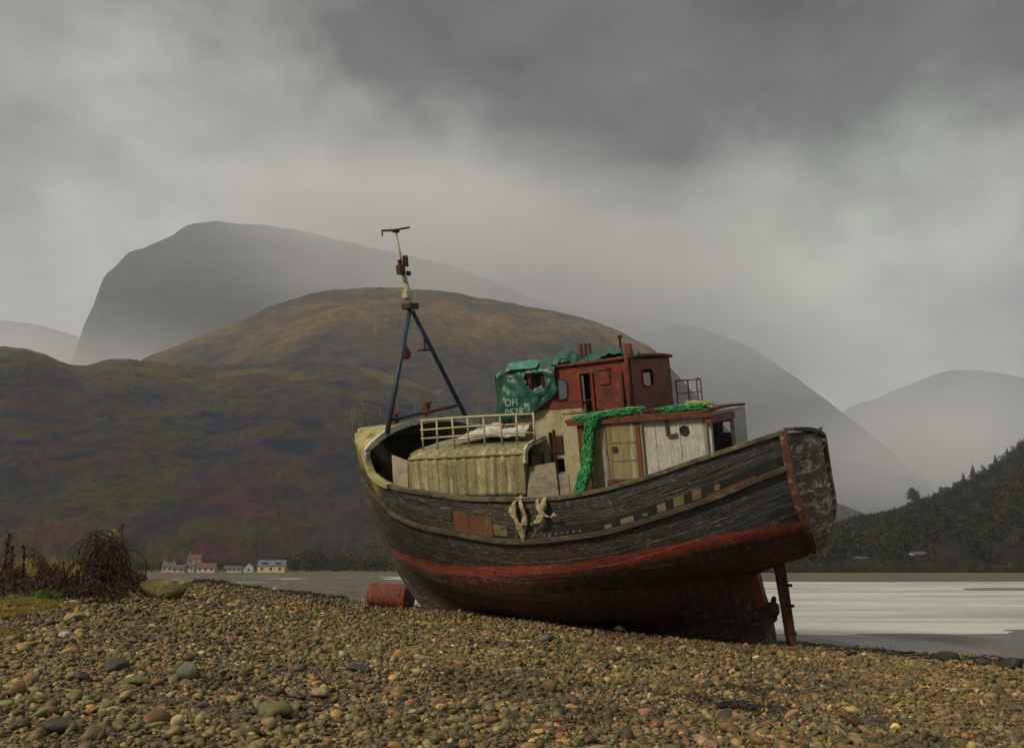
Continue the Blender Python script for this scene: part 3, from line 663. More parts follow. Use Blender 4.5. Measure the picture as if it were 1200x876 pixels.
MB().tube([ap + Vector((.05, 0, -.1)), hp + Vector((0, 0, .3))], .009, 5).build('wire', M['rust_dark'], mast)
blk = MB().tube([hp + Vector((0, 0, .3)), hp + Vector((0, 0, .05))], .035, 6).tube([hp + Vector((-.05, 0, -.05)), hp + Vector((.05, 0, -.05))], .15, 12).tube([hp + Vector((0, .0, .0)), hp + Vector((0, .04, .18))], .07, 8)
blk.build('pulley_block', M['rust'], mast, smooth=False)
bp_ = ls.lerp(ap, .64); MB().tube([bp_, bp_ + Vector((.05, .38, -.03))], .022, 6).box(bp_ + Vector((.05, .30, -.04)), (.16, .34, .05)).tube([bp_ + Vector((.05, .22, 0)), bp_ + Vector((.05, .22, .28))], .03, 6).build('lamp_bracket', M['rust_dark'], mast)

# midships shelter: rounded corrugated cover
sx0, sx1 = 5.72, 8.95
prof = [(2.28, 3.72), (2.27, 4.2), (2.25, 4.55), (2.20, 4.70), (2.08, 4.79), (1.9, 4.84), (1.4, 4.90), (.8, 4.96), (.2, 4.99)]
pf = []
for i in range(len(prof) - 1):
    n_ = 6 if i < 2 else 4
    for k in range(n_): pf.append(tuple(np.array(prof[i]) * (1 - k / n_) + np.array(prof[i + 1]) * k / n_))
pf.append(prof[-1])
V = []; nx_ = 260
for i in range(nx_):
    x = sx0 + (sx1 - sx0) * i / (nx_ - 1)
    rib = .024 * math.tanh(2.5 * math.sin(x * 2 * math.pi / .27)) * .6
    for j, (y, z) in enumerate(pf):
        k_ = 1.0 if j < 12 else .5
        wv = float(fbm(np.array(x * 1.3), np.array(j * .2), 2)) * .02
        V.append((x, y + (rib + wv) * (1 if j < 22 else .3), z + (rib * .5 * k_ if j >= 12 else 0)))
shl = mesh_np('deck_shelter', V, gridfaces(nx_, len(pf), False), M['corr'], boat); md = shl.modifiers.new('t', 'SOLIDIFY'); md.thickness = .035
MB().bar([(x, 2.24, 4.66 + .005 * math.sin(x * 9)) for x in np.linspace(sx0, sx1, 40)], .05, .03).build('batten', M['shelter'], shl)
MB().bar([(sx0 - .03, y, z + .01) for y, z in pf[10:]], .12, .06, (1, 0, 0)).build('edge_trim', M['rim'], shl)
MB().wall((sx1 - .05, 2.2, 3.5), (0, -1, 0), (0, 0, 1), 2.0, 1.25, .04).build('end_panel', M['wood_dark'], shl)
MB().bar([(5.78, 2.16, 3.4), (5.78, 2.16, 4.62)], .07, .07, (1, 0, 0)).build('post', M['board'], shl)
# railing on the shelter roof
rr = MB().tube([(8.78, 1.82, 5.56), (7.6, 1.80, 5.57), (6.6, 1.83, 5.55), (5.60, 1.80, 5.52)], .026, 8).build('roof_railing', M['steelwhite'], boat, smooth=True)
for h_ in (5.12, 5.33): MB().tube([(8.80, 1.84, h_ - .0), (7.2, 1.83, h_ + .01), (5.58, 1.82, h_ - .03)], .02, 8).build('rail', M['steelwhite'], rr, smooth=True)
for k in range(8):
    x = 8.76 - k * (8.76 - 5.62) / 7; j_ = .03 * math.sin(k * 2.3)
    MB().tube([(x + j_, 1.84, 4.84), (x, 1.81, 5.56)], .024, 8).build('post', M['steelwhite'], rr, smooth=True)

# tower: cream lower house, red wheelhouse above it
yw = 1.25
low = MB()
low.wall((6.55, yw, 3.2), (-1, 0, 0), (0, 0, 1), 2.0, 2.45, .07, [(1.12, .9, 1.34, 1.22)])
low.wall((4.55, -yw, 3.2), (1, 0, 0), (0, 0, 1), 2.0, 2.45, .07)
low.wall((6.55, -yw, 3.2), (0, 1, 0), (0, 0, 1), 2 * yw, 2.45, .07)
lowh = low.build('lower_house', M['cream'], boat)
for k in range(3): MB().tube([(6.1 - k * .33, yw + .03, 4.2), (6.08 - k * .33, yw + .03, 4.7 + .2 * k)], .03, 6).build('pipe', M['rust'], lowh)
MB().box((5.35, yw + .02, 4.75), (.30, .05, .42)).build('hatch', M['rust_dark'], lowh, bevel=.015)
MB().tube([(5.85, yw + .02, 4.72), (5.85, yw + .07, 4.72)], .17, 14).build('vent_cover', M['cream'], lowh)
MB().box((5.5, yw + .05, 4.6), (.05, .07, .9)).build('bracket', M['rust_dark'], lowh)
# wheelhouse: port wall with window and doorway, aft wall with window
wh = MB()
wh.wall((6.55, yw + .02, 5.58), (-1, 0, 0), (0, 0, 1), 1.95, .96, .06, [(.15, .45, .55, .85), (.65, .45, .98, .85), (1.30, .22, 1.58, .66)])
wh.wall((4.32, yw + .02, 5.2), (-1, 0, 0), (0, 0, 1), .97, 1.36, .06)
wh.wall((4.60, yw + .02, 6.34), (-1, 0, 0), (0, 0, 1), .28, .22, .06)
wh.wall((3.35, yw + .02, 5.2), (0, -1, 0), (0, 0, 1), 2 * yw + .04, 1.36, .06, [(.66, .72, 1.30, 1.12)])
wh.wall((3.35, -yw - .02, 5.2), (1, 0, 0), (0, 0, 1), 3.2, 1.34, .06, [(1.60, .50, 2.2, 1.10), (.5, .6, .95, 1.05), (2.35, .45, 3.12, 1.12)])
wh.wall((6.55, -yw, 5.58), (0, 1, 0), (0, 0, 1), 2 * yw, .96, .06, [(.2, .4, .9, .8), (1.05, .4, 1.5, .8), (1.65, .4, 2.3, .8)])
whe = wh.build('wheelhouse', M['redpaint'], boat)
V = []
for x in np.linspace(3.28, 6.68, 14):
    for t in np.linspace(-1, 1, 11): V.append((x, t * (yw + .07), 6.565 + .05 * (1 - t * t) - .02 * (x - 3.3)))
rf = mesh_np('roof', V, gridfaces(14, 11, False), M['rust'], whe); md = rf.modifiers.new('t', 'SOLIDIFY'); md.thickness = .07
# window rounding frames
def oframe(c, rx, rz, nrm, mat, name='window_frame', r=.022, n=20):
    c = Vector(c); pts = []
    for k in range(n + 1):
        a = 2 * math.pi * k / n; cx = abs(math.cos(a)) ** .55 * math.copysign(1, math.cos(a)) * rx; cz = abs(math.sin(a)) ** .55 * math.copysign(1, math.sin(a)) * rz
        pts.append(c + (Vector((cx, 0, cz)) if nrm == 'y' else Vector((0, cx, cz))))
    return MB().tube(pts, r, 6, caps=False).build(name, mat, whe, smooth=True)
oframe((5.11, yw + .03, 6.02), .155, .235, 'y', M['rust_dark'])
oframe((3.34, .29, 6.12), .33, .21, 'x', M['rust'])
oframe((6.2, yw + .03, 6.23), .2, .2, 'y', M['rust_dark']); oframe((5.73, yw + .03, 6.23), .17, .2, 'y', M['rust_dark'])
MB().box((4.3, yw + .05, 5.78), (.05, .05, 1.12)).box((4.62, yw + .05, 5.95), (.05, .05, .76)).build('door_frame', M['redpaint'], whe)
MB().box((4.46, yw - .75, 5.8), (.05, 1.1, 1.2)).build('bulkhead', M['redpaint'], whe)
for h_ in (5.45, 5.72): MB().tube([(5.05, yw + .22, h_), (4.2, yw + .22, h_ + .01)], .014, 6).build('grab_rail', M['rust_dark'], whe)
MB().tube([(3.37, yw + .06, 5.3), (3.40, yw + .07, 6.4), (3.42, yw + .06, 6.92)], .05, 8).build('exhaust_pipe', M['rust'], whe, smooth=True)
MB().tube([(3.55, yw + .06, 5.3), (3.58, yw + .06, 6.3)], .03, 8).build('conduit', M['rust_dark'], whe, smooth=True)
MB().tube([(3.42, .95, 6.6), (3.46, .95, 6.92)], .05, 10).build('vent_pipe', M['rust'], whe, smooth=False)
for k in range(3): MB().tube([(4.55 + k * .11, .75, 6.6), (4.55 + k * .11, .75, 7.04)], .045, 8).build('vent_pipe', M['rust'], whe)
MB().tube([(3.95, .3, 6.6), (3.95, .3, 7.12)], .035, 8).box((3.95, .3, 7.14), (.08, .12, .06)).build('horn', M['rust_dark'], whe)
MB().box((4.0, yw + .04, 6.2), (.28, .03, .30)).build('nameboard', M['redpaint'], whe, bevel=.01)
MB().box((4.0, yw + .05, 6.4), (.34, .04, .04)).build('gutter', M['rust'], whe)

# aft deckhouse
yd = 1.66
dh = MB()
dh.wall((4.55, yd, 3.4), (-1, 0, 0), (0, 0, 1), 2.95, 1.84, .07, [(2.40, 1.44, 2.56, 1.61)])
dh.wall((1.6, yd, 3.4), (0, -1, 0), (0, 0, 1), 2.95, 1.84, .07, [(.25, .2, 1.9, 1.70)])
dh.wall((1.6, -1.29, 3.4), (1, 0, 0), (0, 0, 1), 2.95, 1.84, .07, [(.35, 1.25, .55, 1.5)])
dh.wall((4.55, -1.29, 3.4), (0, 1, 0), (0, 0, 1), 2.95, 1.84, .07)
dho = dh.build('deckhouse', M['offwhite'], boat)
V = []
for x in np.linspace(1.52, 4.85, 16):
    for t in np.linspace(-1, 1, 11): V.append((x, .33 + t * 1.42, 5.262 + .04 * (1 - t * t)))
rf = mesh_np('roof', V, gridfaces(16, 11, False), M['rust'], dho); md = rf.modifiers.new('t', 'SOLIDIFY'); md.thickness = .06
MB().box((1.52, .9, 5.12), (.14, 1.7, .14)).build('lintel', M['redpaint'], dho)
MB().box((1.57, yd - .12, 4.3), (.09, .12, 1.8)).build('door_frame', M['offwhite'], dho)
MB().box((1.57, yd - 1.83, 4.3), (.09, .14, 1.8)).build('door_frame', M['offwhite'], dho)
MB().box((4.46, yd + .02, 4.35), (.26, .06, 1.82)).build('corner_pillar', M['rust'], dho, bevel=.01)
MB().box((4.17, yd + .012, 4.36), (.24, .03, 1.72)).build('panel', M['shelter'], dho)
dr = MB().box((3.52, yd + .03, 4.36), (.72, .05, 1.62)).build('door', M['shelter'], dho, bevel=.008)
for zz_ in (3.95, 4.35, 4.75): MB().box((3.52, yd + .06, zz_), (.66, .012, .02)).build('moulding', M['board'], dr)
MB().tube([(3.70, yd + .05, 4.60), (3.70, yd + .075, 4.60)], .075, 12).build('hole_rim', M['rust_dark'], dr)
MB().box((3.14, yd + .03, 4.4), (.10, .06, 1.76)).build('door_frame', M['plank_red'], dho)
MB().box((3.92, yd + .03, 4.4), (.06, .06, 1.76)).build('door_frame', M['board'], dho)
MB().box((3.05, yd + .03, 4.4), (.05, .05, 1.70)).build('door_frame', M['shelter'], dho)
MB().box((3.5, yd + .04, 3.88), (.9, .08, .10)).build('sill', M['rust'], dho)
MB().box((3.0, yd + .015, 3.72), (3.05, .03, .12)).build('foot_strip', M['rust'], dho)
pp = [(2.09 + .095 * math.cos(a), yd + .015, 4.925 + .095 * math.sin(a)) for a in np.linspace(0, 2 * math.pi, 17)]
ph_o = MB().tube(pp, .016, 6, caps=False).build('porthole', M['rust_dark'], dho, smooth=True)
MB().tube([(2.09, yd - .03, 4.925), (2.09, yd + .004, 4.925)], .092, 16).build('shade_disc', M['hole_shade'], ph_o)  # solid dark disc painted as the shade within the porthole
MB().bar([(2.47, yd + .04, 5.22), (2.45, yd + .04, 4.84), (2.25, yd + .04, 4.86)], .06, .06, (0, 1, 0)).build('pipe', M['redpaint'], dho)
MB().bar([(x, yd + .10, 5.23) for x in np.linspace(1.45, 4.8, 8)], .05, .09).build('gutter', M['rust'], dho)
for k in range(2): MB().box((2.75 - k * .55, yd + .008, 4.35), (.014, .014, 1.76)).build('seam_strip', M['offwhite'], dho)
# railing on the aft roof
r2 = MB().tube([(3.30, -1.45, 5.98), (2.68, -1.48, 5.97), (2.35, -.2, 6.0)], .02, 6).build('aft_railing', M['thinsteel'], boat, smooth=True)
MB().tube([(3.30, -1.45, 5.66), (2.68, -1.48, 5.66), (2.35, -.2, 5.68)], .015, 6).build('rail', M['thinsteel'], r2)
for p in ((3.30, -1.45), (3.0, -1.46), (2.68, -1.48), (2.35, -.2)): MB().tube([(*p, 5.25), (*p, 5.99)], .022, 6).build('post', M['thinsteel'], r2)

# stern gear
spst = MB().bar([(1.36, 0, 1.62), (1.27, 0, 1.05), (1.22, 0, .85)], .27, .18, (1, 0, 0)).build('stern_post', M['redpaint'], boat)
MB().bar([(1.22, 0, .85), (1.13, 0, .45), (1.09, 0, -.08)], .24, .15, (1, 0, 0)).build('heel', M['wood_dark'], spst)
MB().bar([(1.34, 0, 1.60), (1.15, 0, 1.72), (.88, 0, 1.78)], .2, .12).build('arch', M['redpaint'], spst)
M['rudder'] = worn('brown_rusty_wood', (.085, .032, .018), (.05, .022, .015), scale=4, third=(.15, .06, .03))
rud = MB().hexa([(.74, -.035, -.10), (.56, -.02, -.10), (.56, .02, -.10), (.74, .035, -.10), (.86, -.06, 1.80), (.66, -.04, 1.80), (.66, .04, 1.80), (.86, .06, 1.80)]).build('rudder', M['rudder'], boat, bevel=.01)
MB().tube([(.73, 0, -.12), (.87, 0, 1.86)], .055, 10).build('stock', M['rudder'], rud, smooth=True)
for z_ in (.25, .85, 1.3): MB().box((.68, 0, z_), (.26, .09, .05)).build('strap', M['rust_dark'], rud)
MB().bar([(1.15, 0, -.06), (.45, 0, -.09)], .16, .10).build('skeg', M['rust_dark'], boat)
ppr = MB().tube([(1.32, 0, .74), (.98, 0, .76), (.90, 0, .76)], [.10, .19, .12], 12).build('propeller', M['rust_dark'], boat, smooth=True)
for k in range(4):
    a = k * math.pi / 2 + .5; cx, cz = math.cos(a), math.sin(a); Vb = []
    for i in range(7):
        r_ = .08 + .035 * i; wd_ = .12 * math.sin(math.pi * min(1, (i + .8) / 7.2)) + .02; tw = .8 - .08 * i
        for s_ in (-1, 1):
            Vb.append((1.0 + s_ * wd_ * math.cos(tw) * .6, r_ * cx - s_ * wd_ * math.sin(tw) * cz, .76 + r_ * cz + s_ * wd_ * math.sin(tw) * cx))
    bl = MB().add(Vb, [(2 * i, 2 * i + 1, 2 * i + 3, 2 * i + 2) for i in range(6)]).build('blade', M['rust_dark'], ppr); md = bl.modifiers.new('t', 'SOLIDIFY'); md.thickness = .025

def crumple(o, strength, size, sub=1):
    if sub: m_ = o.modifiers.new('sub', 'SUBSURF'); m_.subdivision_type = 'SIMPLE'; m_.levels = m_.render_levels = sub
    tx = bpy.data.textures.new('folds', 'CLOUDS'); tx.noise_scale = size; tx.noise_depth = 3
    m_ = o.modifiers.new('folds', 'DISPLACE'); m_.texture = tx; m_.strength = strength; m_.mid_level = .5
# ---- things lying on the boat
def cloth(name, P, mat, th=.02, amp=.03, seed=0.0, **kw):
    'P: list of rows of 3d points; resampled finely and crumpled along its normals'
    P = np.array(P, float); n0, n1 = P.shape[:2]; a, b = n0 * 7, n1 * 7
    ti = np.linspace(0, n0 - 1, a); tj = np.linspace(0, n1 - 1, b)
    A = np.stack([np.stack([pchip(range(n0), P[:, j, c])(ti) for c in range(3)], -1) for j in range(n1)], 1)
    B = np.stack([np.stack([pchip(range(n1), A[i, :, c])(tj) for c in range(3)], -1) for i in range(a)], 0)
    du = np.gradient(B, axis=0); dv = np.gradient(B, axis=1); N = np.cross(du, dv); N /= np.linalg.norm(N, axis=-1, keepdims=True) + 1e-9
    I, J = np.meshgrid(np.arange(a), np.arange(b), indexing='ij')
    q = fbm(B[..., 0] * 2.6 + seed, B[..., 2] * 2.0 + B[..., 1] * 2.4, 5); r_ = 1 - 2 * np.abs(fbm(B[..., 0] * 4 + 9 + seed, B[..., 2] * 2.2 + B[..., 1] * 3, 4))
    B = B + N * (amp * (q * 1.5 + r_ * .8))[..., None]
    o = mesh_np(name, B.reshape(-1, 3), gridfaces(a, b, False), mat, **kw); md = o.modifiers.new('t', 'SOLIDIFY'); md.thickness = th; md.offset = 0
    return o
tarp = empty('tarpaulin', SHIP, label='torn teal tarpaulin with white lettering draped over the front of the wheelhouse', cat='tarpaulin')
# rows run fore-aft; each row goes from starboard over the roof down the port side
xsr = [6.78, 6.62, 6.35, 6.05, 5.75, 5.45, 5.2]; botz = [5.30, 5.38, 5.42, 5.46, 5.56, 5.78, 5.95]
rows = []
for k, x in enumerate(xsr):
    fz = -.10 if k == 0 else 0; hole = 0
    rows.append([(x, -1.38, 6.38 + fz), (x, -1.34, 6.55 + fz), (x, -.6, 6.74 + fz), (x, .4, 6.76 + fz), (x, 1.1, 6.66 + fz), (x, 1.36, 6.52 + fz), (x, 1.40 + hole, (6.52 + botz[k]) / 2), (x, 1.42, botz[k])])
t1 = cloth('cover', rows, M['teal'], parent=tarp, amp=.06)
# cut the torn gap over the side windows
bm_ = bmesh.new(); bm_.from_mesh(t1.data)
kill = [f for f in bm_.faces if (lambda c: 5.50 < c.x < 6.02 - .25 * (6.45 - c.z) and c.y > 1.2 and 6.10 + .22 * abs(c.x - 5.75) + .05 * math.sin(c.x * 17) < c.z < 6.46)(f.calc_center_median())]
bmesh.ops.delete(bm_, geom=kill, context='FACES'); bm_.to_mesh(t1.data); bm_.free()
crumple(t1, .13, .22, 0)
cloth('front_flap', [[(6.80, y, z) for y in (-1.36, -.6, .2, .9, 1.38)] for z in (6.5, 6.1, 5.7, 5.3)], M['teal'], parent=tarp, amp=.03, seed=3)
cloth('roof_flap', [[(5.35, .9, 6.86), (5.3, 1.15, 6.82), (5.28, 1.36, 6.6)], [(4.95, .8, 6.86), (4.9, 1.1, 6.88), (4.9, 1.36, 6.68)], [(4.55, .6, 6.82), (4.5, 1.0, 6.82), (4.5, 1.30, 6.70)], [(4.1, .5, 6.80), (4.1, .9, 6.84), (4.1, 1.2, 6.72)], [(3.75, .3, 6.78), (3.75, .8, 6.84), (3.72, 1.15, 6.70)], [(3.5, .2, 6.76), (3.5, .6, 6.78), (3.5, 1.0, 6.70)]], M['teal'], parent=tarp, amp=.15, seed=5)
cloth('pale_fold', [[(6.55, 1.0, 6.74), (6.5, 1.25, 6.66), (6.5, 1.38, 6.57)], [(6.2, 1.05, 6.78), (6.1, 1.28, 6.70), (6.1, 1.40, 6.60)], [(5.7, 1.1, 6.80), (5.65, 1.3, 6.72), (5.65, 1.42, 6.64)]], worn('pale_teal_fold', (.03, .17, .13), (.12, .30, .24), scale=4, rough=.5), parent=tarp, amp=.06, seed=8)
def text(body, loc, size, name='lettering'):
    cu = bpy.data.curves.new('tmp', 'FONT'); cu.body = body; cu.size = size; cu.extrude = .004; cu.align_x = 'LEFT'
    ob = bpy.data.objects.new('tmp', cu); COL.objects.link(ob)
    dg = bpy.context.evaluated_depsgraph_get(); me = bpy.data.meshes.new_from_object(ob.evaluated_get(dg)); bpy.data.objects.remove(ob)
    ob = bpy.data.objects.new(name, me); COL.objects.link(ob); me.materials.append(M['glyph']); ob.parent = tarp
    # text x runs aft (-X), up is +Z, faces port (+Y)
    ob.matrix_local = Matrix(((-1, 0, 0, loc[0]), (0, 0, 1, loc[1]), (0, 1, 0, loc[2]), (0, 0, 0, 1)))
    return ob
text('OFI', (6.54, 1.50, 5.74), .24); text('0578', (6.54, 1.51, 5.50), .25); text('II', (6.46, 1.49, 6.02), .15)

def onboat(name, label, cat, mbuild=None, group=None):
    e = empty(name, SHIP); meta(e, label, cat, group); return e
# green nets
def net(name, label, paths, mat, r=.05, n=26, spread=.10, seed=1):
    rr_ = random.Random(seed); mb = MB()
    for _ in range(n * 3):
        pth = paths[rr_.randrange(len(paths))]; o_ = Vector((rr_.uniform(-1, 1), rr_.uniform(-.5, .5), rr_.uniform(-.6, .6))) * spread; pts = []
        for i in range(len(pth) - 1):
            for k in range(6):
                t_ = k / 6; p = Vector(pth[i]).lerp(Vector(pth[i + 1]), t_)
                pts.append(p + o_ + Vector((rr_.uniform(-1, 1), rr_.uniform(-1, 1), rr_.uniform(-1, 1))) * spread * .33)
        rad_ = [r * .55 * rr_.uniform(.35, 1.3) for _ in pts]; mb.tube(pts, rad_, 4)
    o_ = mb.build(name, mat, None, smooth=True, mw=SHIP); meta(o_, label, 'net'); return o_
net('fishing_net', 'bright green net hanging down the deckhouse corner to the rail', [[(4.05, 1.80, 5.36), (4.22, 1.84, 5.1), (4.28, 1.86, 4.7), (4.30, 1.95, 4.3), (4.40, 2.1, 3.9), (4.45, 2.25, 3.62)]], M['net'], .035, 34, .11, 2)
net('fishing_net', 'long green net bundled along the forward deckhouse roof edge', [[(4.55, 1.72, 5.33), (4.2, 1.74, 5.36), (3.8, 1.72, 5.40), (3.4, 1.72, 5.42), (2.9, 1.68, 5.44)]], M['net'], .04, 40, .085, 4)
net('fishing_net', 'short pale green net heaped on the aft end of the deckhouse roof', [[(2.65, 1.66, 5.36), (2.3, 1.66, 5.40), (1.9, 1.66, 5.42), (1.6, 1.6, 5.38)]], M['net'], .04, 26, .085, 6)
net('fishing_net', 'yellowed net scrap at the rear corner of the deckhouse roof', [[(2.0, 1.55, 5.48), (1.75, 1.5, 5.46), (1.5, 1.4, 5.42)]], M['netyellow'], .035, 16, .08, 8)
net('fishing_net', 'thin rust-coloured rope lying along the middle of the deckhouse roof edge', [[(3.3, 1.72, 5.44), (3.0, 1.72, 5.42), (2.6, 1.7, 5.38), (2.5, 1.7, 5.36)]], M['rust'], .02, 10, .07, 9)
# leaning boards
def boardobj(label, P, mat, th=.04):
    P = [Vector(p) for p in P]; n = (P[1] - P[0]).cross(P[3] - P[0]).normalized() * th
    mb = MB().add([*P, *[p - n for p in P]], [(0, 1, 2, 3), (7, 6, 5, 4), (4, 5, 1, 0), (5, 6, 2, 1), (6, 7, 3, 2), (7, 4, 0, 3)])
    o_ = mb.build('loose_board', mat, None, bevel=.006, mw=SHIP); meta(o_, label, 'board')
boardobj('large brown board leaning in the open aft end of the deck shelter', [(5.68, 2.34, 3.66), (4.86, 2.36, 3.66), (5.02, 2.10, 4.42), (5.72, 2.06, 4.34)], M['board'])
boardobj('small grey-brown board leaning behind the larger one near the green net', [(5.0, 2.30, 3.62), (4.60, 2.34, 3.62), (4.70, 2.12, 4.12), (5.02, 2.10, 4.16)], M['board'])
boardobj('pale board leaning at the bow end of the deck shelter', [(9.52, 2.18, 3.96), (8.98, 2.32, 3.86), (8.98, 2.24, 4.62), (9.55, 2.10, 4.78)], worn('pale_grey_board', (.30, .26, .20), (.22, .18, .12), scale=2.2, stretch=(1, 1, 2)))
cn = cloth('canvas_sheet', [[(8.1, 1.55, 4.95), (7.9, .9, 5.12), (7.8, .2, 5.06)], [(7.3, 1.6, 5.03), (7.2, .9, 5.30), (7.1, .2, 5.2)], [(6.6, 1.6, 5.02), (6.5, .9, 5.40), (6.5, .2, 5.3)], [(6.0, 1.62, 4.98), (6.0, 1.0, 5.36), (6.0, .3, 5.3)]], M['rim'], amp=.06, seed=11, mw=SHIP)
meta(cn, 'crumpled off-white canvas lying on the shelter roof behind the railing', 'canvas')
# ropes and rags over the side
def rag(label, pts, r, seed):
    root = None
    for q, pth in enumerate(pts):
        rows = []
        for k, (x, y, z, w_) in enumerate(pth):
            a = .5 * math.sin(k * 1.7 + seed + q); hw = r * w_ * 1.25; rows.append([(x + hw * t * math.cos(a), y + .03 * (1 - t * t) * w_ + .012 * q, z + hw * t * math.sin(a)) for t in (-1, -.4, .4, 1)])
        o_ = cloth('rag' if q == 0 else 'fold', rows, M['rope'], th=.012, amp=.035, seed=seed + q * 3, **({'mw': SHIP} if q == 0 else {'parent': root}))
        crumple(o_, .04, .07, 0)
        if q == 0: root = o_; meta(o_, label, 'rag')
yo = 2.93
rag('knotted cream cloth hanging over the rail with a long tail', [[(5.58, 2.80, 3.76, .5), (5.70, yo, 3.62, .8), (5.75, yo, 3.42, 1.2), (5.66, yo, 3.26, .9), (5.57, yo, 3.12, 1.5), (5.56, yo - .02, 2.98, 1.4), (5.57, yo - .04, 2.76, .6)], [(5.58, 2.80, 3.78, .6), (5.52, yo, 3.6, .7), (5.44, yo, 3.35, .8), (5.48, yo, 3.15, 1.0)], [(5.72, 2.82, 3.72, .5), (5.35, 2.86, 3.74, .5)]], .062, 3)
rag('twisted cream cloth on the boat side right of the longer hanging one', [[(5.14, 2.84, 3.74, .35), (5.10, yo, 3.6, .8), (5.03, yo, 3.45, 1.4), (4.98, yo, 3.34, 1.0), (4.80, yo, 3.32, .6), (4.66, yo, 3.38, .35)], [(4.93, 2.84, 3.74, .35), (4.95, yo, 3.62, 1.0), (5.02, yo, 3.45, 1.0)], [(5.0, yo, 3.36, 1.0), (5.12, yo, 3.22, 1.2), (5.28, yo - .02, 3.17, .9)]], .058, 5)

# ================================================================== shingle
def ico(sub):
    bm = bmesh.new(); bmesh.ops.create_icosphere(bm, subdivisions=sub, radius=1); bm.verts.ensure_lookup_table()
    V = np.array([v.co[:] for v in bm.verts]); Fc_ = np.array([[v.index for v in f.verts] for f in bm.faces]); bm.free(); return V, Fc_
ICO = {k: ico(k) for k in (1, 2, 3)}
def stone_base(sub, seed):
    r_ = np.random.default_rng(seed); V, Fc_ = ICO[sub]; V = V.copy()
    for _ in range(9):                      # facets: push in where a random plane cuts
        n = r_.normal(size=3); n /= np.linalg.norm(n); d = V @ n; lim = r_.uniform(.45, .88)
        V = V - np.clip(d - lim, 0, None)[:, None] * n * .8
    V *= (1 + .10 * r_.normal(size=(1, 3)))
    return V, Fc_
BASES = {k: [stone_base(k, 40 + i) for i in range(12)] for k in (1, 2, 3)}
PAL = .88 * np.array([(1.08, .92, .60)]) * np.array([(.17, .125, .065), (.12, .095, .05), (.10, .10, .055), (.20, .155, .085), (.085, .075, .055), (.055, .055, .042), (.22, .19, .12), (.17, .09, .055),
                (.14, .062, .042), (.115, .115, .075), (.135, .12, .095), (.20, .145, .06), (.065, .07, .055), (.29, .26, .19), (.095, .06, .045)])
PW_ = np.array([9, 9, 9, 6, 7, 7, 4, 4, 3, 8, 5, 5, 5, 1.6, 4], float); PW_ /= PW_.sum()
m_st, g, b = newmat('shingle_stone'); v = g.coord(); nn = g.noise(v, 22, 5, .65); n2 = g.noise(v, 70, 3, .6); n0 = g.noise(v, .35, 6, .6)
c = g.mix(g.rng(nn, .35, .7, 0, .55), g.attr('col', 'Color'), (.20, .18, .13), 'MULTIPLY'); c = g.mix(g.rng(nn, .35, .7, 0, .0), c, c)
c = g.mix(g.rng(nn, .52, .66, 0, .30), g.attr('col', 'Color'), (.035, .032, .022)); c = g.mix(g.rng(n2, .60, .70, 0, .35), c, (.24, .21, .15))
c = g.mix(g.rng(n0, .50, .62, 0, .45), c, (.13, .10, .022)); nw = g.noise(g.mapv(v, (.5, 1, 1), (3, 8, 1)), .8, 6, .65); c = g.mix(g.rng(nw, .50, .62, 0, .62), c, (.022, .018, .012))
g.put(b.inputs['Base Color'], c); g.put(b.inputs['Roughness'], g.rng(nn, .3, .7, .48, .8)); b.inputs['Specular IOR Level'].default_value = .4
g.put(b.inputs['Normal'], g.bump(nn, .35, .008))
def scatter(n, rad_fn, ymin, ymax, umax, sub, power=1.0, lift=.25, seed=0):
    r_ = np.random.default_rng(seed); Vs = []; Fs = []; Cs = []; off_ = 0
    y = ymin + (ymax - ymin) * r_.random(n) ** power; u_ = (r_.random(n) * 2 - 1) * umax; x = u_ * y
    uf = x / y; keep = y < edge_d(uf) + np.where(uf < -.1, 1.5, 2.0); x, y = x[keep], y[keep]; n = len(x)
    z = ground_h(x, y)[0]
    sz_ = rad_fn(r_, n, x, y); base = BASES[sub]; nb = len(base); kind = r_.integers(0, nb, n)
    ab = np.stack([r_.uniform(.85, 1.35, n), r_.uniform(.65, 1.0, n), r_.uniform(.30, .68, n)], 1) * sz_[:, None]
    a = r_.random(n) * 2 * np.pi; tx = r_.normal(size=n) * .42; ty = r_.normal(size=n) * .42
    ca, sa = np.cos(a), np.sin(a)
    ci = r_.choice(len(PAL), n, p=PW_); col = PAL[ci] * np.exp(r_.normal(size=(n, 1)) * .38) * (1 + r_.normal(size=(n, 3)) * .06)
    for k in range(nb):
        idx = np.where(kind == k)[0]
        if not len(idx): continue
        B, Fb = base[k]; P = B[None] * ab[idx][:, None, :]
        # tilt about x and y, then turn about z
        cy_, sy_ = np.cos(ty[idx])[:, None], np.sin(ty[idx])[:, None]; cx_, sx_ = np.cos(tx[idx])[:, None], np.sin(tx[idx])[:, None]
        X, Y, Z = P[..., 0], P[..., 1], P[..., 2]
        Y, Z = Y * cx_ - Z * sx_, Y * sx_ + Z * cx_; X, Z = X * cy_ + Z * sy_, -X * sy_ + Z * cy_
        c_, s_ = ca[idx][:, None], sa[idx][:, None]; X, Y = X * c_ - Y * s_, X * s_ + Y * c_
        zc = z[idx] * S + ZC + ab[idx, 2] * (lift + r_.random(len(idx)) * .5)
        W = np.stack([X + x[idx, None] * S, Y + y[idx, None] * S, Z + zc[:, None]], -1).reshape(-1, 3)
        nv = len(B); Fs.append((Fb[None] + (np.arange(len(idx)) * nv)[:, None, None]).reshape(-1, 3) + off_)
        Vs.append(W); Cs.append(np.repeat(col[idx], nv, 0)); off_ += len(W)
    return np.concatenate(Vs), np.concatenate(Fs), np.concatenate(Cs)
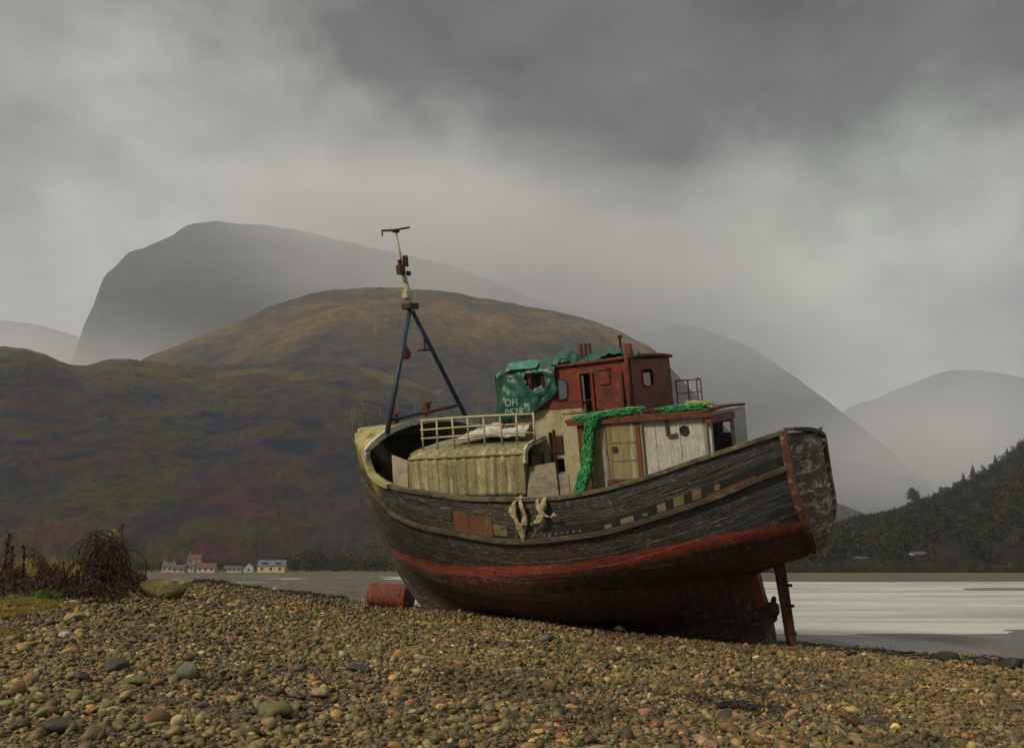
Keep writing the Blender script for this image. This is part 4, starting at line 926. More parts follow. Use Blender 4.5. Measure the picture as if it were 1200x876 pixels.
def sizes(med, sig, lo, hi): return lambda r_, n, x, y: np.clip(np.exp(r_.normal(size=n) * sig) * med, lo, hi)
sets = [scatter(25000, sizes(.034, .42, .015, .10), 6.3, 13, .72, 2, 1.0, seed=1),
        scatter(31000, sizes(.043, .40, .018, .11), 12.5, 22, .68, 2, .9, seed=2),
        scatter(25000, sizes(.052, .38, .025, .13), 21, 32, .66, 1, .8, seed=3),
        scatter(12000, sizes(.030, .25, .015, .06), 6.2, 15, .72, 1, .9, lift=.0, seed=4),
        scatter(5000, lambda r_, n, x, y: np.clip(np.exp(r_.normal(size=n) * .4) * .055, .02, .12), 6.3, 24, .70, 1, .9, lift=.3, seed=11),
        scatter(1500, sizes(.085, .25, .06, .15), 7, 30, .68, 2, .8, lift=.1, seed=5)]
Vs, Fs, Cs, o_ = [], [], [], 0
for a, f_, c_ in sets: Vs.append(a); Fs.append(f_ + o_); Cs.append(c_); o_ += len(a)
sh = mesh_np('shingle', np.concatenate(Vs), np.concatenate(Fs), m_st); cattr(sh, 'col', np.concatenate(Cs)); meta(sh, kind='stuff')

def ground_hit(px, py):
    r_ = ray(px, py); r_ = r_ / r_[1]; y = 6.0
    while y < 60:
        if r_[2] * y <= gz(r_[0] * y, y): return r_[0] * y, y
        y += .02
    return r_[0] * y, y
def rockmat(name, c1, c2, c3, sc_=2.5): return worn(name, c1, c2, scale=sc_, amount=.5, third=c3, rough=.7, bump=.7, bdist=.02)
RM = {'grey': rockmat('grey_rock', (.10, .10, .085), (.07, .068, .05), (.14, .13, .09)), 'dark': rockmat('dark_rock', (.040, .038, .030), (.06, .055, .04), (.07, .07, .04)),
      'pink': rockmat('salmon_rock', (.28, .12, .075), (.20, .09, .06), (.30, .20, .13)), 'tan': rockmat('tan_rock', (.24, .175, .095), (.17, .12, .06), (.28, .24, .16)),
      'pale': rockmat('pale_rock', (.32, .30, .22), (.24, .21, .14), (.20, .17, .08)), 'moss': rockmat('mossy_rock', (.17, .135, .035), (.075, .06, .03), (.24, .21, .09)),
      'olive': rockmat('olive_rock', (.115, .11, .045), (.08, .075, .035), (.16, .14, .07)), 'wet': rockmat('wet_black_rock', (.018, .016, .013), (.03, .026, .018), (.04, .035, .02))}
def rock(px, py, wpx, mat, label, flat=.55, seed=0, turn=0.0, name='beach_stone', cat='stone', group=None, aspect=.75, depth=None, sink=.3):
    x, y = ground_hit(px, py) if depth is None else (at(px, py, depth)[0], depth)
    r_ = wpx / F * y * S / 2 * 1.0
    B, Fb = stone_base(3, 100 + seed); B = B + .05 * np.stack([fbm(B[:, 1] * 2.5 + seed + k, B[:, 2] * 2.5 + B[:, 0] * 2, 3) for k in range(3)], -1)
    B = B * np.array([r_, r_ * aspect, r_ * flat])
    zz_ = gz(x, y) if depth is None else WAT
    me_o = mesh_np(name, B, Fb, mat); me_o.location = (x * S, y * S, zz_ * S + ZC + r_ * flat * (1 - sink)); me_o.rotation_euler = (.1, .05, turn)
    meta(me_o, label, cat, group); return me_o
bo = rock(190, 702, 54, RM['moss'], 'big mossy yellow-green boulder beside the dark dead bramble', .58, 31, .2, 'boulder', 'boulder', sink=.25, aspect=.8); bo.rotation_euler = (.15, .26, .25)
for me_ in (bo.data,):
    me_.polygons.foreach_set('use_smooth', [False] * len(me_.polygons))
md = bo.modifiers.new('s', 'SUBSURF'); md.levels = md.render_levels = 2; tx_ = bpy.data.textures.new('rock', 'CLOUDS'); tx_.noise_scale = .35; md = bo.modifiers.new('d', 'DISPLACE'); md.texture = tx_; md.strength = .16
rock(222, 797, 30, RM['grey'], 'grey pointed stone in the left foreground shingle', .8, 2, .3)
rock(320, 842, 46, RM['olive'], 'broad olive-brown stone near the bottom edge left of centre', .5, 3, .2)
rock(72, 858, 40, RM['dark'], 'dark rounded stone at the bottom left corner of the beach', .6, 4, .7)
rock(815, 823, 26, RM['pink'], 'salmon-red flat stone right of centre in the foreground shingle', .42, 5, .1)
rock(98, 798, 22, RM['dark'], 'small blue-black stone left of the grey pointed stone', .65, 6, .4)
rock(138, 786, 30, RM['dark'], 'dark brown stone above the small blue-black one', .6, 7, .9)
rock(160, 802, 30, RM['olive'], 'long greenish-tan stone between the dark brown and grey pointed stones', .42, 8, .1)
rock(378, 818, 30, RM['tan'], 'orange-tan cobble right of the broad olive-brown stone', .55, 9, -.3)
rock(86, 727, 22, RM['tan'], 'light orange cobble near the yellow moss on the left', .5, 10, .2)
rock(78, 747, 24, RM['pale'], 'pale flat cobble below the light orange one', .35, 11, .0)
rock(420, 786, 26, RM['dark'], 'dark flat stone in the middle of the foreground shingle', .4, 12, .2)
rock(868, 832, 62, RM['wet'], 'long black wet stone low in the right foreground', .2, 13, .1, aspect=.5)
rock(830, 806, 20, RM['dark'], 'small black stone right above the salmon-red one', .5, 14, .5)
rock(756, 838, 18, RM['pink'], 'small red stone left below the salmon-red flat one', .5, 15, .5)
rock(640, 752, 20, RM['grey'], 'grey round cobble in front of the middle of the keel', .6, 16, .5)
rock(727, 742, 20, RM['grey'], 'grey cobble close under the hull towards the stern', .6, 17, 1.5)
rock(322, 694, 9, RM['pale'], 'single white stone on the beach crest left of the rusty float', .7, 18, .5, sink=.0)
rock(998, 768, 16, RM['wet'], 'small black rock at the water edge nearest the rudder', .5, 19, .2, 'shore_rock', 'rock')
rock(1112, 775, 34, RM['wet'], 'low black rock at the water edge midway to the right frame edge', .35, 20, .2, 'shore_rock', 'rock')
rock(1188, 785, 34, RM['wet'], 'largest black rock at the far right of the water edge', .6, 21, .2, 'shore_rock', 'rock')
rock(1150, 780, 22, RM['dark'], 'grey-black rock just left of the largest shore rock', .45, 22, .2, 'shore_rock', 'rock')
rock(362, 688, 9, RM['wet'], 'tiny dark rock standing in the wet mud beyond the crest', .6, 23, .2, 'shore_rock', 'rock', depth=70, sink=.2)

# rusty cylindrical float beside the bow
p = at(458, 695, 27.2); fl_ = MB()
L_ = .62; rr = .34
ring = [(-L_, .06), (-L_, rr * .55), (-L_ + .0, rr * .93), (-L_ + .04, rr), (-L_ + .12, rr), (-L_ + .14, rr * 1.03), (-L_ + .18, rr * 1.03), (-L_ + .2, rr), (L_ - .2, rr), (L_ - .18, rr * 1.03), (L_ - .14, rr * 1.03), (L_ - .12, rr), (L_ - .04, rr), (L_, rr * .93), (L_, .06)]
V = []; n_ = 40
for xx, r_ in ring:
    for k in range(n_): a = 2 * math.pi * k / n_; V.append((xx * S, r_ * math.cos(a) * S, r_ * math.sin(a) * S))
Fc_ = [(i * n_ + k, i * n_ + (k + 1) % n_, (i + 1) * n_ + (k + 1) % n_, (i + 1) * n_ + k) for i in range(len(ring) - 1) for k in range(n_)]
Fc_ += [tuple(range(n_))[::-1], tuple(range((len(ring) - 1) * n_, len(ring) * n_))]
drum = MB().add(V, Fc_).build('steel_float', worn('rusty_red_steel', (.13, .032, .018), (.06, .020, .014), scale=2.5, amount=.45, third=(.28, .085, .035), rough=.8, bump=.6), None, smooth=False)
drum.location = (p[0] * S, p[1] * S, (gz(p[0], p[1])) * S + ZC + rr * S * .92); drum.rotation_euler = (0, rad(2), rad(-24))
meta(drum, 'rusty red-brown cylindrical steel float lying on the shingle left of the bow', 'float')
MB().tube([(-(L_ + .0) * S, 0, .0), (-(L_ + .05) * S, 0, 0)], .07, 12).build('end_boss', M['rust'], drum)

# ================================================================== left bank vegetation
def leafmat(name, c1, c2, rough=.75):
    m, g, b = newmat(name); n = g.noise(g.coord(), 5, 4, .6); g.put(b.inputs['Base Color'], g.mix(g.rng(n, .4, .6), c1, c2)); b.inputs['Roughness'].default_value = rough
    b.inputs['Specular IOR Level'].default_value = .2
    return m
MV = {'stem': leafmat('dead_stem', (.075, .030, .018), (.035, .016, .012)), 'twig': leafmat('bramble_twig', (.055, .026, .020), (.022, .012, .010)), 'straw': leafmat('straw_grass', (.30, .22, .045), (.20, .15, .04)),
      'green': leafmat('green_leaf', (.05, .13, .018), (.10, .19, .03)), 'moss': leafmat('yellow_moss', (.19, .12, .015), (.10, .08, .02)), 'peat': leafmat('dark_dead_growth', (.030, .016, .013), (.055, .030, .02)),
      'lime': leafmat('yellow_green_leaf', (.20, .20, .03), (.12, .14, .025))}
def blades(mb, cx, cy, n, h, spread, wd, lean=.4, seed=0, zoff=0.0, hv=.4, lean_dir=None):
    r_ = random.Random(seed)
    for _ in range(n):
        a = r_.random() * 6.283; rr_ = spread * math.sqrt(r_.random()); x = cx + rr_ * math.cos(a); y = cy + rr_ * math.sin(a) * .8
        z = gz(x, y) * S + ZC + zoff; hh = h * r_.uniform(1 - hv, 1.0); a2 = r_.random() * 6.283 if lean_dir is None else lean_dir + r_.gauss(0, .4); ln = lean * hh * r_.uniform(.3, 1.2)
        dx, dy = math.cos(a2), math.sin(a2); px_, py_ = -dy, dx; V = []
        for k in range(4):
            t = k / 3; w_ = wd * (1 - t * .85) * .5; cxx = x * S + dx * ln * t * t; cyy = y * S + dy * ln * t * t; cz = z + hh * t * (1 - .15 * t * lean)
            V += [(cxx - px_ * w_, cyy - py_ * w_, cz), (cxx + px_ * w_, cyy + py_ * w_, cz)]
        mb.add(V, [(0, 1, 3, 2), (2, 3, 5, 4), (4, 5, 7, 6)])
    return mb
def pxy(px, d): q = at(px, 680, d); return q[0], q[1]
# bramble dome
bx, by = pxy(118, 18.5); r_ = random.Random(5); mb = MB(); z0 = gz(bx, by) * S + ZC
for k in range(78):
    a = r_.random() * 3.1416; dx, dy = math.cos(a), math.sin(a) * .5; R_ = r_.uniform(.28, .72) * (1 if k < 60 else .7); fl = r_.choice((-1, 1))
    cx_ = bx * S + r_.gauss(0, .26); cy_ = by * S + r_.gauss(0, .22); cz_ = z0 + r_.uniform(.25, 1.1 if k < 60 else .5); a0 = r_.uniform(-1.0, .2); a1 = r_.uniform(2.6, 4.0); el = r_.uniform(.8, 1.25); pts = []; ph_ = r_.random() * 6
    for i in range(15):
        t = a0 + (a1 - a0) * i / 14
        pts.append(Vector((cx_ + fl * dx * R_ * math.cos(t), cy_ + dy * R_ * math.cos(t) + .05 * math.sin(3 * t + ph_), max(z0 - .1, cz_ + R_ * el * math.sin(t) + .04 * math.sin(4 * t + ph_)))) + Vector((r_.gauss(0, .012), r_.gauss(0, .012), r_.gauss(0, .012))))
    mb.tube(pts, [(.017 if k < 45 else .010) * (1.15 - .7 * i / 14) for i in range(15)], 4)
    for i in range(2, 15):
        if r_.random() < .6:
            q = pts[i]; mb.tube([q, q + Vector((r_.gauss(0, .09), r_.gauss(0, .07), r_.gauss(0, .08)))], [.007, .003], 3)
br = mb.build('dead_bramble', MV['twig'], None); meta(br, 'domed tangle of bare dark bramble stems on the left bank', 'bramble')
mb = MB()
for k in range(230):
    a = r_.random() * 6.283; q = Vector((bx * S + math.cos(a) * r_.random() * .6, by * S + math.sin(a) * .4, z0 + r_.random() ** 1.6 * .85)); d_ = Vector((r_.gauss(0, 1), r_.gauss(0, 1), r_.gauss(0, 1))).normalized() * r_.uniform(.03, .07); e_ = d_.orthogonal() * .6
    mb.add([q - d_, q + e_, q + d_, q - e_], [(0, 1, 2, 3)])
mb.build('dry_leaves', MV['stem'], br)
mb = MB()
for k in range(14):
    q = Vector((bx * S + .22 + r_.gauss(0, .08), by * S, z0 + 1.5 + r_.gauss(0, .06))); d_ = Vector((r_.gauss(0, 1), r_.gauss(0, 1), r_.gauss(0, 1))).normalized() * .05; e_ = d_.orthogonal() * .7
    mb.add([q - d_, q + e_, q + d_, q - e_], [(0, 1, 2, 3)])
mb.build('green_leaf', MV['lime'], br)
# leaning dead fern frond heads and upright dock spikes
def spike(px, d, h, lean, label, seed, lumps=90, thick=.03):
    x, y = pxy(px, d); r_ = random.Random(seed); z_ = gz(x, y) * S + ZC - .05; mb = MB(); pts = [Vector((x * S + lean * h * t * t, y * S, z_ + h * t)) for t in np.linspace(0, 1, 8)]
    mb.tube(pts, [.014 * (1.2 - t) for t in np.linspace(0, 1, 8)], 5)
    for k in range(lumps):
        t = r_.uniform(.35, 1.0); i = min(int(t * 7), 6); q = pts[i].lerp(pts[i + 1], t * 7 - i); e_ = q + Vector((r_.gauss(0, thick), r_.gauss(0, thick), r_.uniform(.01, .09)))
        mb.tube([q, e_], [.007, .012], 4)
    o = mb.build('dead_dock', MV['stem'], None); meta(o, label, 'dead plant')
spike(4, 18, 1.45, .02, 'tallest dead brown dock spike at the left frame edge', 1, 160, .05)
spike(12, 18.6, 1.15, -.03, 'second dead dock spike just right of the tallest one', 2, 120, .04)
spike(27, 18.2, 1.2, -.06, 'thin dead dock spike standing alone between the left edge group and the leaning plume', 3, 70, .025)
spike(45, 18.3, .85, .06, 'short dead dock spike in front of the straw grass', 4, 60, .03)
def plume(px, d, h, lean, label, seed, n=22):
    x, y = pxy(px, d); r_ = random.Random(seed); z_ = gz(x, y) * S + ZC - .05; mb = MB()
    for k in range(n):
        l2 = lean + r_.gauss(0, .18); h2 = h * r_.uniform(.6, 1.05); c0 = Vector((x * S + r_.gauss(0, .08), y * S + r_.gauss(0, .1), z_)); pts = [c0 + Vector((l2 * h2 * t ** 1.3, r_.gauss(0, .01), h2 * t)) for t in np.linspace(0, 1, 7)]
        mb.tube(pts, [.010 * (1.2 - t) for t in np.linspace(0, 1, 7)], 4)
        for q in pts[3:]:
            for _ in range(5): mb.tube([q, q + Vector((r_.gauss(0, .05), r_.gauss(0, .03), r_.gauss(.03, .03)))], [.006, .004], 3)
    o = mb.build('dead_fern', MV['stem'], None); meta(o, label, 'dead plant')
plume(68, 18.2, 1.15, -.55, 'rust-brown dead fern leaning left beside the bramble dome', 7)
plume(74, 18.0, .8, -.35, 'low rust-brown dead fern clump at the foot of the bramble dome', 8, 16)
# low dark growth along the bank: a mass nobody could count
mb = MB(); r_ = random.Random(21)
for k in range(5200):
    px_ = r_.uniform(-120, 212); d = r_.uniform(17.0 if px_ < 150 else 19.6, 22.0); x, y = pxy(px_, d); z_ = gz(x, y) * S + ZC
    hmax = (.52 if px_ < 150 else .52 * max(.12, 1 - (px_ - 150) / 66)) * (1 + .35 * math.sin(px_ * .13) + .2 * math.sin(px_ * .31))
    hh = hmax * r_.random() ** .6; q = Vector((x * S, y * S, z_ + hh * .8)); d_ = Vector((r_.gauss(0, 1), r_.gauss(0, .6), r_.gauss(0, .8))).normalized() * r_.uniform(.05, .13)
    mb.tube([q - d_, q + d_ * .2 + Vector((0, 0, .03)), q + d_], [.012, .014, .004], 3)
    if k % 2: e_ = d_.orthogonal().normalized() * .035; mb.add([q - d_ * .5, q + e_, q + d_ * .6, q - e_], [(0, 1, 2, 3)])
o = mb.build('undergrowth', MV['peat'], None); meta(o, kind='stuff')
V = []; nu_, nv_ = 120, 26          # soil hump the growth sits on
for i in range(nu_):
    px_ = -400 + 618 * i / (nu_ - 1)
    for j in range(nv_):
        d = 17.2 + 5.5 * j / (nv_ - 1); x, y = pxy(px_, d); k_ = math.sin(math.pi * j / (nv_ - 1)) ** .6 * min(1, max(0, (150 - px_) / 60))
        V.append((x * S, y * S, gz(x, y) * S + ZC - .08 + k_ * (.26 + .10 * float(fbm(np.array(x * 1.2), np.array(y * 1.2), 4)))))
o = mesh_np('bank_soil', V, gridfaces(nu_, nv_, True), worn('dark_peaty_soil', (.030, .018, .012), (.05, .035, .02), scale=4, third=(.07, .05, .02))); meta(o, kind='structure')
mb = MB()
for k in range(26):
    px_ = -90 + k * 8.2; x, y = pxy(px_, r_.uniform(20, 22.5)); blades(mb, x, y, 60, .78, .55, .012, .35, 50 + k, .15)
o = mb.build('straw_grass', MV['straw'], None); meta(o, kind='stuff')
x, y = pxy(57, 17.0); mb = MB(); blades(mb, x, y, 230, .34, .26, .022, .9, 3)
o = mb.build('green_plant', MV['green'], None); meta(o, 'bright green leafy tuft at the foot of the dark bank', 'plant')
x, y = pxy(19, 16.9); mb = MB(); blades(mb, x, y, 90, .2, .16, .018, .9, 9)
o = mb.build('green_plant', MV['lime'], None); meta(o, 'small yellow-green tuft left of the bright green one', 'plant')
x, y = ground_hit(131, 702); mb = MB(); blades(mb, x, y, 34, .17, .14, .016, .8, 12)
o = mb.build('green_plant', MV['green'], None); meta(o, 'sparse green sprig growing in the shingle left of the boulder', 'plant')
# moss patches among the stones
mb = MB(); r_ = random.Random(8)
for (px_, py_, wx, n) in ((35, 708, 30, 560), (8, 722, 26, 480), (60, 714, 26, 260), (5, 745, 20, 200)):
    x, y = ground_hit(px_, py_); w_ = wx / F * y
    for k in range(n):
        a = r_.random() * 6.283; q_ = math.sqrt(r_.random()); xx = x + w_ * q_ * math.cos(a); yy = y + w_ * 1.5 * q_ * math.sin(a); zz_ = gz(xx, yy) * S + ZC + .04 + .09 * (1 - q_ * q_) * r_.random() + .02 * r_.random()
        s_ = r_.uniform(.012, .034); V_ = [(xx * S + s_ * math.cos(t) , yy * S + s_ * math.sin(t), zz_) for t in (0, 2.1, 4.2)] + [(xx * S, yy * S, zz_ + s_ * 1.1)]
        mb.add(V_, [(0, 1, 3), (1, 2, 3), (2, 0, 3)])
o = mb.build('moss', MV['moss'], None); meta(o, kind='stuff')
# seaweed wrack line on the crest and by the water
mb = MB()
for k in range(800):
    u_ = r_.choice([r_.uniform(-.33, -.17), r_.uniform(.30, .62)]); dE = float(edge_d(np.array(u_))); y = dE + r_.gauss(.3, .35); x = u_ * y; z_ = gz(x, y) * S + ZC + .05 + abs(r_.gauss(0, .04))
    d_ = Vector((r_.gauss(0, .09), r_.gauss(0, .05), r_.gauss(0, .02))); q = Vector((x * S, y * S, z_)); mb.tube([q - d_, q + Vector((0, 0, .02)), q + d_], [.012, .02, .008], 3)
for (px_, py_, wx, n) in ((850, 829, 46, 110), (800, 823, 28, 40), (900, 838, 30, 50), (700, 738, 24, 60), (880, 815, 26, 50), (250, 760, 26, 40), (520, 800, 22, 40)):
    cx_, cy_ = ground_hit(px_, py_)
    for k in range(n):
        x = cx_ + r_.gauss(0, wx / F * cy_ * .6); y = cy_ + r_.gauss(0, .22); q = Vector((x * S, y * S, gz(x, y) * S + ZC + .07 + abs(r_.gauss(0, .02)))); d_ = Vector((r_.gauss(0, .035), r_.gauss(0, .03), r_.gauss(0, .015)))
        mb.tube([q - d_, q + Vector((0, 0, .015)), q + d_], [.007, .012, .005], 3)
o = mb.build('seaweed', RM['wet'], None); meta(o, kind='stuff')

# ================================================================== far shore: houses, woods
HM = {'white': worn('white_render', (.42, .41, .37), (.32, .30, .26), scale=.4, amount=.3), 'cream': worn('cream_render', (.44, .38, .20), (.34, .29, .18), scale=.4, amount=.3), 'slate': worn('slate_roof', (.06, .065, .075), (.09, .09, .10), scale=.6),
      'redroof': worn('red_tile_roof', (.12, .045, .035), (.09, .05, .04), scale=.6), 'glass': worn('dark_window_glass', (.03, .035, .04), (.02, .022, .025), rough=.2), 'blueslate': worn('blue_slate_roof', (.10, .12, .15), (.08, .09, .11), scale=.6),
      'pink': worn('pinkish_render', (.40, .30, .23), (.32, .25, .20), scale=.4), 'stone': worn('grey_stone', (.20, .19, .17), (.15, .14, .12), scale=.4)}
def house(px, w_px, h_px, roof_px, label, wall='white', roof='slate', D=430, turn=0.0, gable=False, nwin=4, dormers=0, chim=2, base_py=None, dp=7.0):
    q = at(px, 668, D); x, y = q[0] * S, q[1] * S; z = gz(q[0], q[1]) * S + ZC
    if base_py is not None: z = at(px, base_py, D)[2] * S + ZC
    m_ = D * S / F; W, Hh, Rf = w_px * m_, h_px * m_, roof_px * m_
    T = Matrix.Translation((x, y, z)) @ Matrix.Rotation(turn, 4, 'Z')
    e = empty('house', T, label=label, cat='house')
    dd = dp
    wl = MB(); wl.box((0, 0, Hh / 2 - .6), (W, dd, Hh + 1.2))
    if gable: wl.add([(-W / 2, -dd / 2, Hh), (W / 2, -dd / 2, Hh), (0, -dd / 2, Hh + Rf), (-W / 2, dd / 2, Hh), (W / 2, dd / 2, Hh), (0, dd / 2, Hh + Rf)], [(0, 1, 2), (5, 4, 3)])
    else: wl.add([(-W / 2, -dd / 2, Hh), (-W / 2, dd / 2, Hh), (-W / 2, 0, Hh + Rf), (W / 2, -dd / 2, Hh), (W / 2, dd / 2, Hh), (W / 2, 0, Hh + Rf)], [(0, 2, 1), (3, 4, 5)])
    wl.build('wall', HM[wall], e)
    ov = .35; rf = MB()
    if gable:
        for s_ in (-1, 1): rf.hexa([(s_ * (W / 2 + ov), -dd / 2 - ov, Hh - .25), (s_ * (W / 2 + ov), dd / 2 + ov, Hh - .25), (0, dd / 2 + ov, Hh + Rf + .02), (0, -dd / 2 - ov, Hh + Rf + .02), (s_ * (W / 2 + ov), -dd / 2 - ov, Hh - .05), (s_ * (W / 2 + ov), dd / 2 + ov, Hh - .05), (0, dd / 2 + ov, Hh + Rf + .22), (0, -dd / 2 - ov, Hh + Rf + .22)])
    else:
        for s_ in (-1, 1): rf.hexa([(-W / 2 - ov, s_ * (dd / 2 + ov), Hh - .25), (W / 2 + ov, s_ * (dd / 2 + ov), Hh - .25), (W / 2 + ov, 0, Hh + Rf + .02), (-W / 2 - ov, 0, Hh + Rf + .02), (-W / 2 - ov, s_ * (dd / 2 + ov), Hh - .05), (W / 2 + ov, s_ * (dd / 2 + ov), Hh - .05), (W / 2 + ov, 0, Hh + Rf + .22), (-W / 2 - ov, 0, Hh + Rf + .22)])
    ro = rf.build('roof', HM[roof], e)
    for k in range(chim):
        cx = (-W * .42, W * .42, 0)[k]; MB().box((cx if not gable else 0, 0, Hh + Rf + .5), (.9, .7, 1.5)).tube([(cx if not gable else 0, 0, Hh + Rf + 1.2), (cx if not gable else 0, 0, Hh + Rf + 1.6)], .18, 8).build('chimney', HM['stone'], ro)
    for k in range(nwin):
        cx = -W / 2 + W * (k + .5) / nwin; MB().box((cx, -dd / 2 - .03, Hh * .55), (min(1.3, W / nwin * .5), .1, Hh * .42)).build('window', HM['glass'], e)
    for k in range(dormers):
        cx = -W / 2 + W * (k + .5) / dormers; dm = MB().box((cx, -dd * .28, Hh + Rf * .42), (W / dormers * .42, dd * .3, Rf * .5)).build('dormer', HM[roof], e)
        MB().box((cx, -dd * .28 - dd * .15 - .03, Hh + Rf * .42), (W / dormers * .30, .08, Rf * .32)).build('window', HM['glass'], dm)
    return e
house(319, 31, 7.5, 6.0, 'wide cream house with blue-grey roof at the right end of the far village', 'cream', 'blueslate', nwin=3, dormers=2, chim=0)
house(292, 11, 5.5, 5.5, 'small white gabled house just left of the wide cream house', 'white', 'slate', gable=True, nwin=1, chim=0, turn=.15)
house(274, 20, 4, 3.0, 'long low white house with green-grey roof left of the small gabled one', 'white', 'slate', nwin=4, chim=0, D=440)
house(243, 20, 5, 5.0, 'long white cottage with a red-brown roof in the middle of the far village', 'white', 'redroof', nwin=3, chim=1, D=435)
house(224, 10, 6, 4, 'white two-chimney house between the red-brown roofed and the pink one', 'white', 'slate', nwin=2, chim=2, D=450)
house(211, 14, 4.5, 4, 'pinkish low house at the left of the far village', 'pink', 'slate', nwin=2, chim=1, D=430)
house(198, 12, 6, 4.5, 'pale two-chimney house nearest the bramble bank', 'pink', 'slate', nwin=2, chim=2, D=455)
house(228, 14, 5, 5, 'red-roofed house behind the rest of the village', 'pink', 'redroof', nwin=2, chim=1, D=540, base_py=660)
house(1077, 16, 3.2, 2.6, 'white-walled house with pale roof above the trees on the right shore', 'white', 'pink' if False else 'slate', nwin=2, chim=0, D=447, base_py=652.5)
house(1172, 15, 3.2, 2.2, 'low pale building above the trees near the right frame edge', 'cream', 'slate', nwin=2, chim=0, D=447, base_py=655)
house(1008, 15, 2.2, 1.4, 'long low pale shed on the right shore nearest the stern', 'stone', 'slate', nwin=2, chim=0, D=447, base_py=656)
house(1118, 9, 2.6, 1.8, 'tiny grey house between the two pale right shore buildings', 'stone', 'redroof', nwin=1, chim=0, D=447, base_py=654)

RH = (1077, 1172, 1008, 1118)
def hides(x, y, top):
    'would a tree here stand in front of one of the right-shore houses?'
    px_ = 600 + F * x / (y * math.cos(PT)); return y < 447 * S + 6 and min(abs(px_ - q - 0) for q in RH) < 11 and (top - ZC) / y * 1149 > 9
TREEC = np.array([(.050, .058, .014), (.028, .038, .016), (.065, .060, .018), (.085, .058, .018), (.038, .045, .02), (.09, .045, .018), (.022, .030, .014)])
m_tr, g, b = newmat('tree_foliage'); nn = g.noise(g.coord(), .9, 5, .7)
g.put(b.inputs['Base Color'], g.mix(g.rng(nn, .35, .65, 0, .6), g.attr('col', 'Color'), (.016, .018, .008))); b.inputs['Roughness'].default_value = .95; b.inputs['Specular IOR Level'].default_value = .05
def leafcloud(pts, rads, cols, per, leaf, r_):
    'leaf-clump triangles filling ellipsoidal crowns'
    n = len(pts); d = r_.normal(size=(n, per, 3)); d /= np.linalg.norm(d, axis=-1, keepdims=True); rr_ = r_.random((n, per, 1)) ** .45
    c = pts[:, None, :] + d * rr_ * rads[:, None, :] * (1 + .25 * r_.normal(size=(n, per, 1)) * .6)
    ls = leaf * rads[:, None, :1] * r_.uniform(.6, 1.4, (n, per, 1))
    a = r_.normal(size=(n, per, 3)); a /= np.linalg.norm(a, axis=-1, keepdims=True); b2 = np.cross(a, r_.normal(size=(n, per, 3))); b2 /= np.linalg.norm(b2, axis=-1, keepdims=True)
    V = np.stack([c + a * ls, c - a * ls * .5 + b2 * ls * .87, c - a * ls * .5 - b2 * ls * .87], 2).reshape(-1, 3)
    Cc = np.repeat(cols[:, None, :] * r_.uniform(.75, 1.3, (n, per, 1)), 3, 1).reshape(-1, 3) if False else np.repeat((cols[:, None, :] * r_.uniform(.7, 1.35, (n, per, 1))).reshape(-1, 3), 3, 0)
    return V, np.arange(len(V)).reshape(-1, 3), Cc
def wood(name, items, per, leaf, seed, weights=None):
    r_ = np.random.default_rng(seed); P = np.array([i[0] for i in items]); R = np.array([i[1] for i in items]); ci = r_.choice(len(TREEC), len(items), p=weights); Cc = TREEC[ci] * r_.uniform(.8, 1.2, (len(items), 1))
    V, Fc_, C2 = leafcloud(P, R, Cc * (.62 if seed == 7 else .85), per, leaf, r_); o = mesh_np(name, V, Fc_, m_tr, smooth=False); cattr(o, 'col', C2); meta(o, kind='stuff'); return o
r_ = np.random.default_rng(3)
items = []
for _ in range(900):       # left shore belt behind and beside the village
    px_ = r_.uniform(-60, 640); D = r_.uniform(450, 660); q = at(px_, 668, D); hpx = (20 if px_ > 335 else 12) * r_.uniform(.45, 1.05) * (1.15 if 350 < px_ < 470 else 1)
    if 180 < px_ < 337 and D < 480: continue
    m_ = D * S / F; z = (gz(q[0], q[1])) * S + ZC; h = hpx * m_; items.append(((q[0] * S, q[1] * S, z + h * .5), (h * .42, h * .42, h * .55)))
wood('woodland', items, 90, .16, 5, np.array([.26, .22, .24, .05, .12, .03, .08]))
items = []
for _ in range(2200):      # right shore belt
    px_ = r_.uniform(880, 1420); D = r_.uniform(400, 600); q = at(px_, 668, D); h = r_.uniform(5, 17) * D * S / F * .9; z = gz(q[0], q[1]) * S + ZC
    if not hides(q[0] * S, q[1] * S, z + h): items.append(((q[0] * S, q[1] * S, z + h * .5), (h * .5, h * .5, h * .55)))
wood('woodland', items, 80, .16, 6)
items = []; G_R, G_R0 = 1150, 420      # wooded hill on the right: trees standing on the hill surface
dg = None
hillG = [o for o in bpy.data.objects if o.name.startswith('hill')][-1]; hv = np.empty(len(hillG.data.vertices) * 3, dtype=np.float32); hillG.data.vertices.foreach_get('co', hv); hv = hv.reshape(-1, 3)
sel = hv[(hv[:, 1] > 527) & (hv[:, 1] < 1150 * S * 1.02) & (hv[:, 2] > ZC)]
sel = sel[r_.choice(len(sel), 5200, replace=False)]
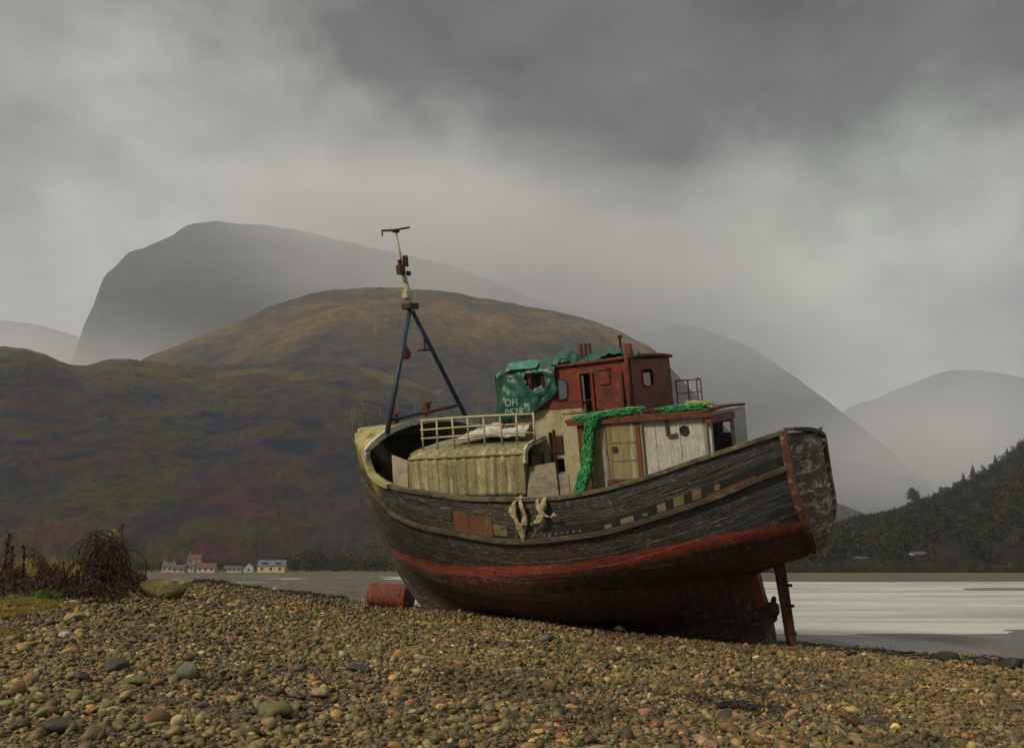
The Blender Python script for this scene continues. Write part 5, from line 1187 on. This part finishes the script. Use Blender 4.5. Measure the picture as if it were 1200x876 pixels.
for p in sel:
    h = r_.uniform(4, 9.5) * (1.0 if p[2] > 60 else 1.2)
    if not hides(p[0], p[1], p[2] + h): items.append(((p[0] + r_.normal() * 3, p[1] + r_.normal() * 3, p[2] + h * .3), (h * r_.uniform(.5, .8), h * .6, h * .6)))
items = [(a_, tuple(.8 * q for q in b__)) for a_, b__ in items]
wood('woodland', items, 46, .22, 7, np.array([.10, .26, .03, .05, .16, .06, .34]))
# single trees on the skyline of the right hill
def ridge_tree(px, hpx, conifer, label, seed, D=1149):
    rr_ = np.random.default_rng(seed); q = at(px, 600, D); u_ = q[0] / D; z = float(crestG(np.array(u_))) * D * S + ZC; m_ = D * S / F; h = hpx * m_
    e = empty('pine_tree' if conifer else 'broadleaf_tree', Matrix.Translation((q[0] * S, q[1] * S, z - 2)), label=label, cat='tree', group='trees on the skyline of the right hill')
    MB().tube([(0, 0, 0), (.1, 0, h * .5), (.05, 0, h * .96)], [h * .03, h * .02, .05], 6).build('trunk', M['wood_dark'], e)
    P = []; R = []
    if conifer:
        for k in range(9): t = k / 8; P.append((rr_.normal() * .1, rr_.normal() * .1, 2 + h * (.12 + .85 * t))); w_ = h * (.20 * (1 - t) + .03); R.append((w_, w_, h * .075))
    else:
        for k in range(8): P.append((rr_.normal() * h * .2, rr_.normal() * h * .2, 2 + h * rr_.uniform(.3, .85))); R.append((h * .25,) * 3)
    V, Fc_, C2 = leafcloud(np.array(P), np.array(R), np.tile(TREEC[6 if conifer else 1], (len(P), 1)), 90, .25, rr_); o = mesh_np('crown', V, Fc_, m_tr, e, smooth=False); cattr(o, 'col', C2)
ridge_tree(1074, 19, False, 'dense rounded tree standing lowest on the right hill skyline', 1)
ridge_tree(1133, 15, True, 'pointed conifer on the skyline left of the taller slim one', 2)
ridge_tree(1145, 18, True, 'tall slim conifer on the skyline, rightmost of the close pair', 3)
ridge_tree(1106, 9, False, 'small bushy tree on the skyline between the rounded tree and the conifers', 4)
ridge_tree(1122, 9, True, 'small pointed conifer left of the close pair on the skyline', 6)
ridge_tree(1158, 8, True, 'small pointed conifer right of the tall slim one', 7)
ridge_tree(1188, 10, True, 'pointed conifer on the skyline nearest the right frame edge', 8)
ridge_tree(1173, 12, True, 'short conifer alone on the steep upper skyline', 5)
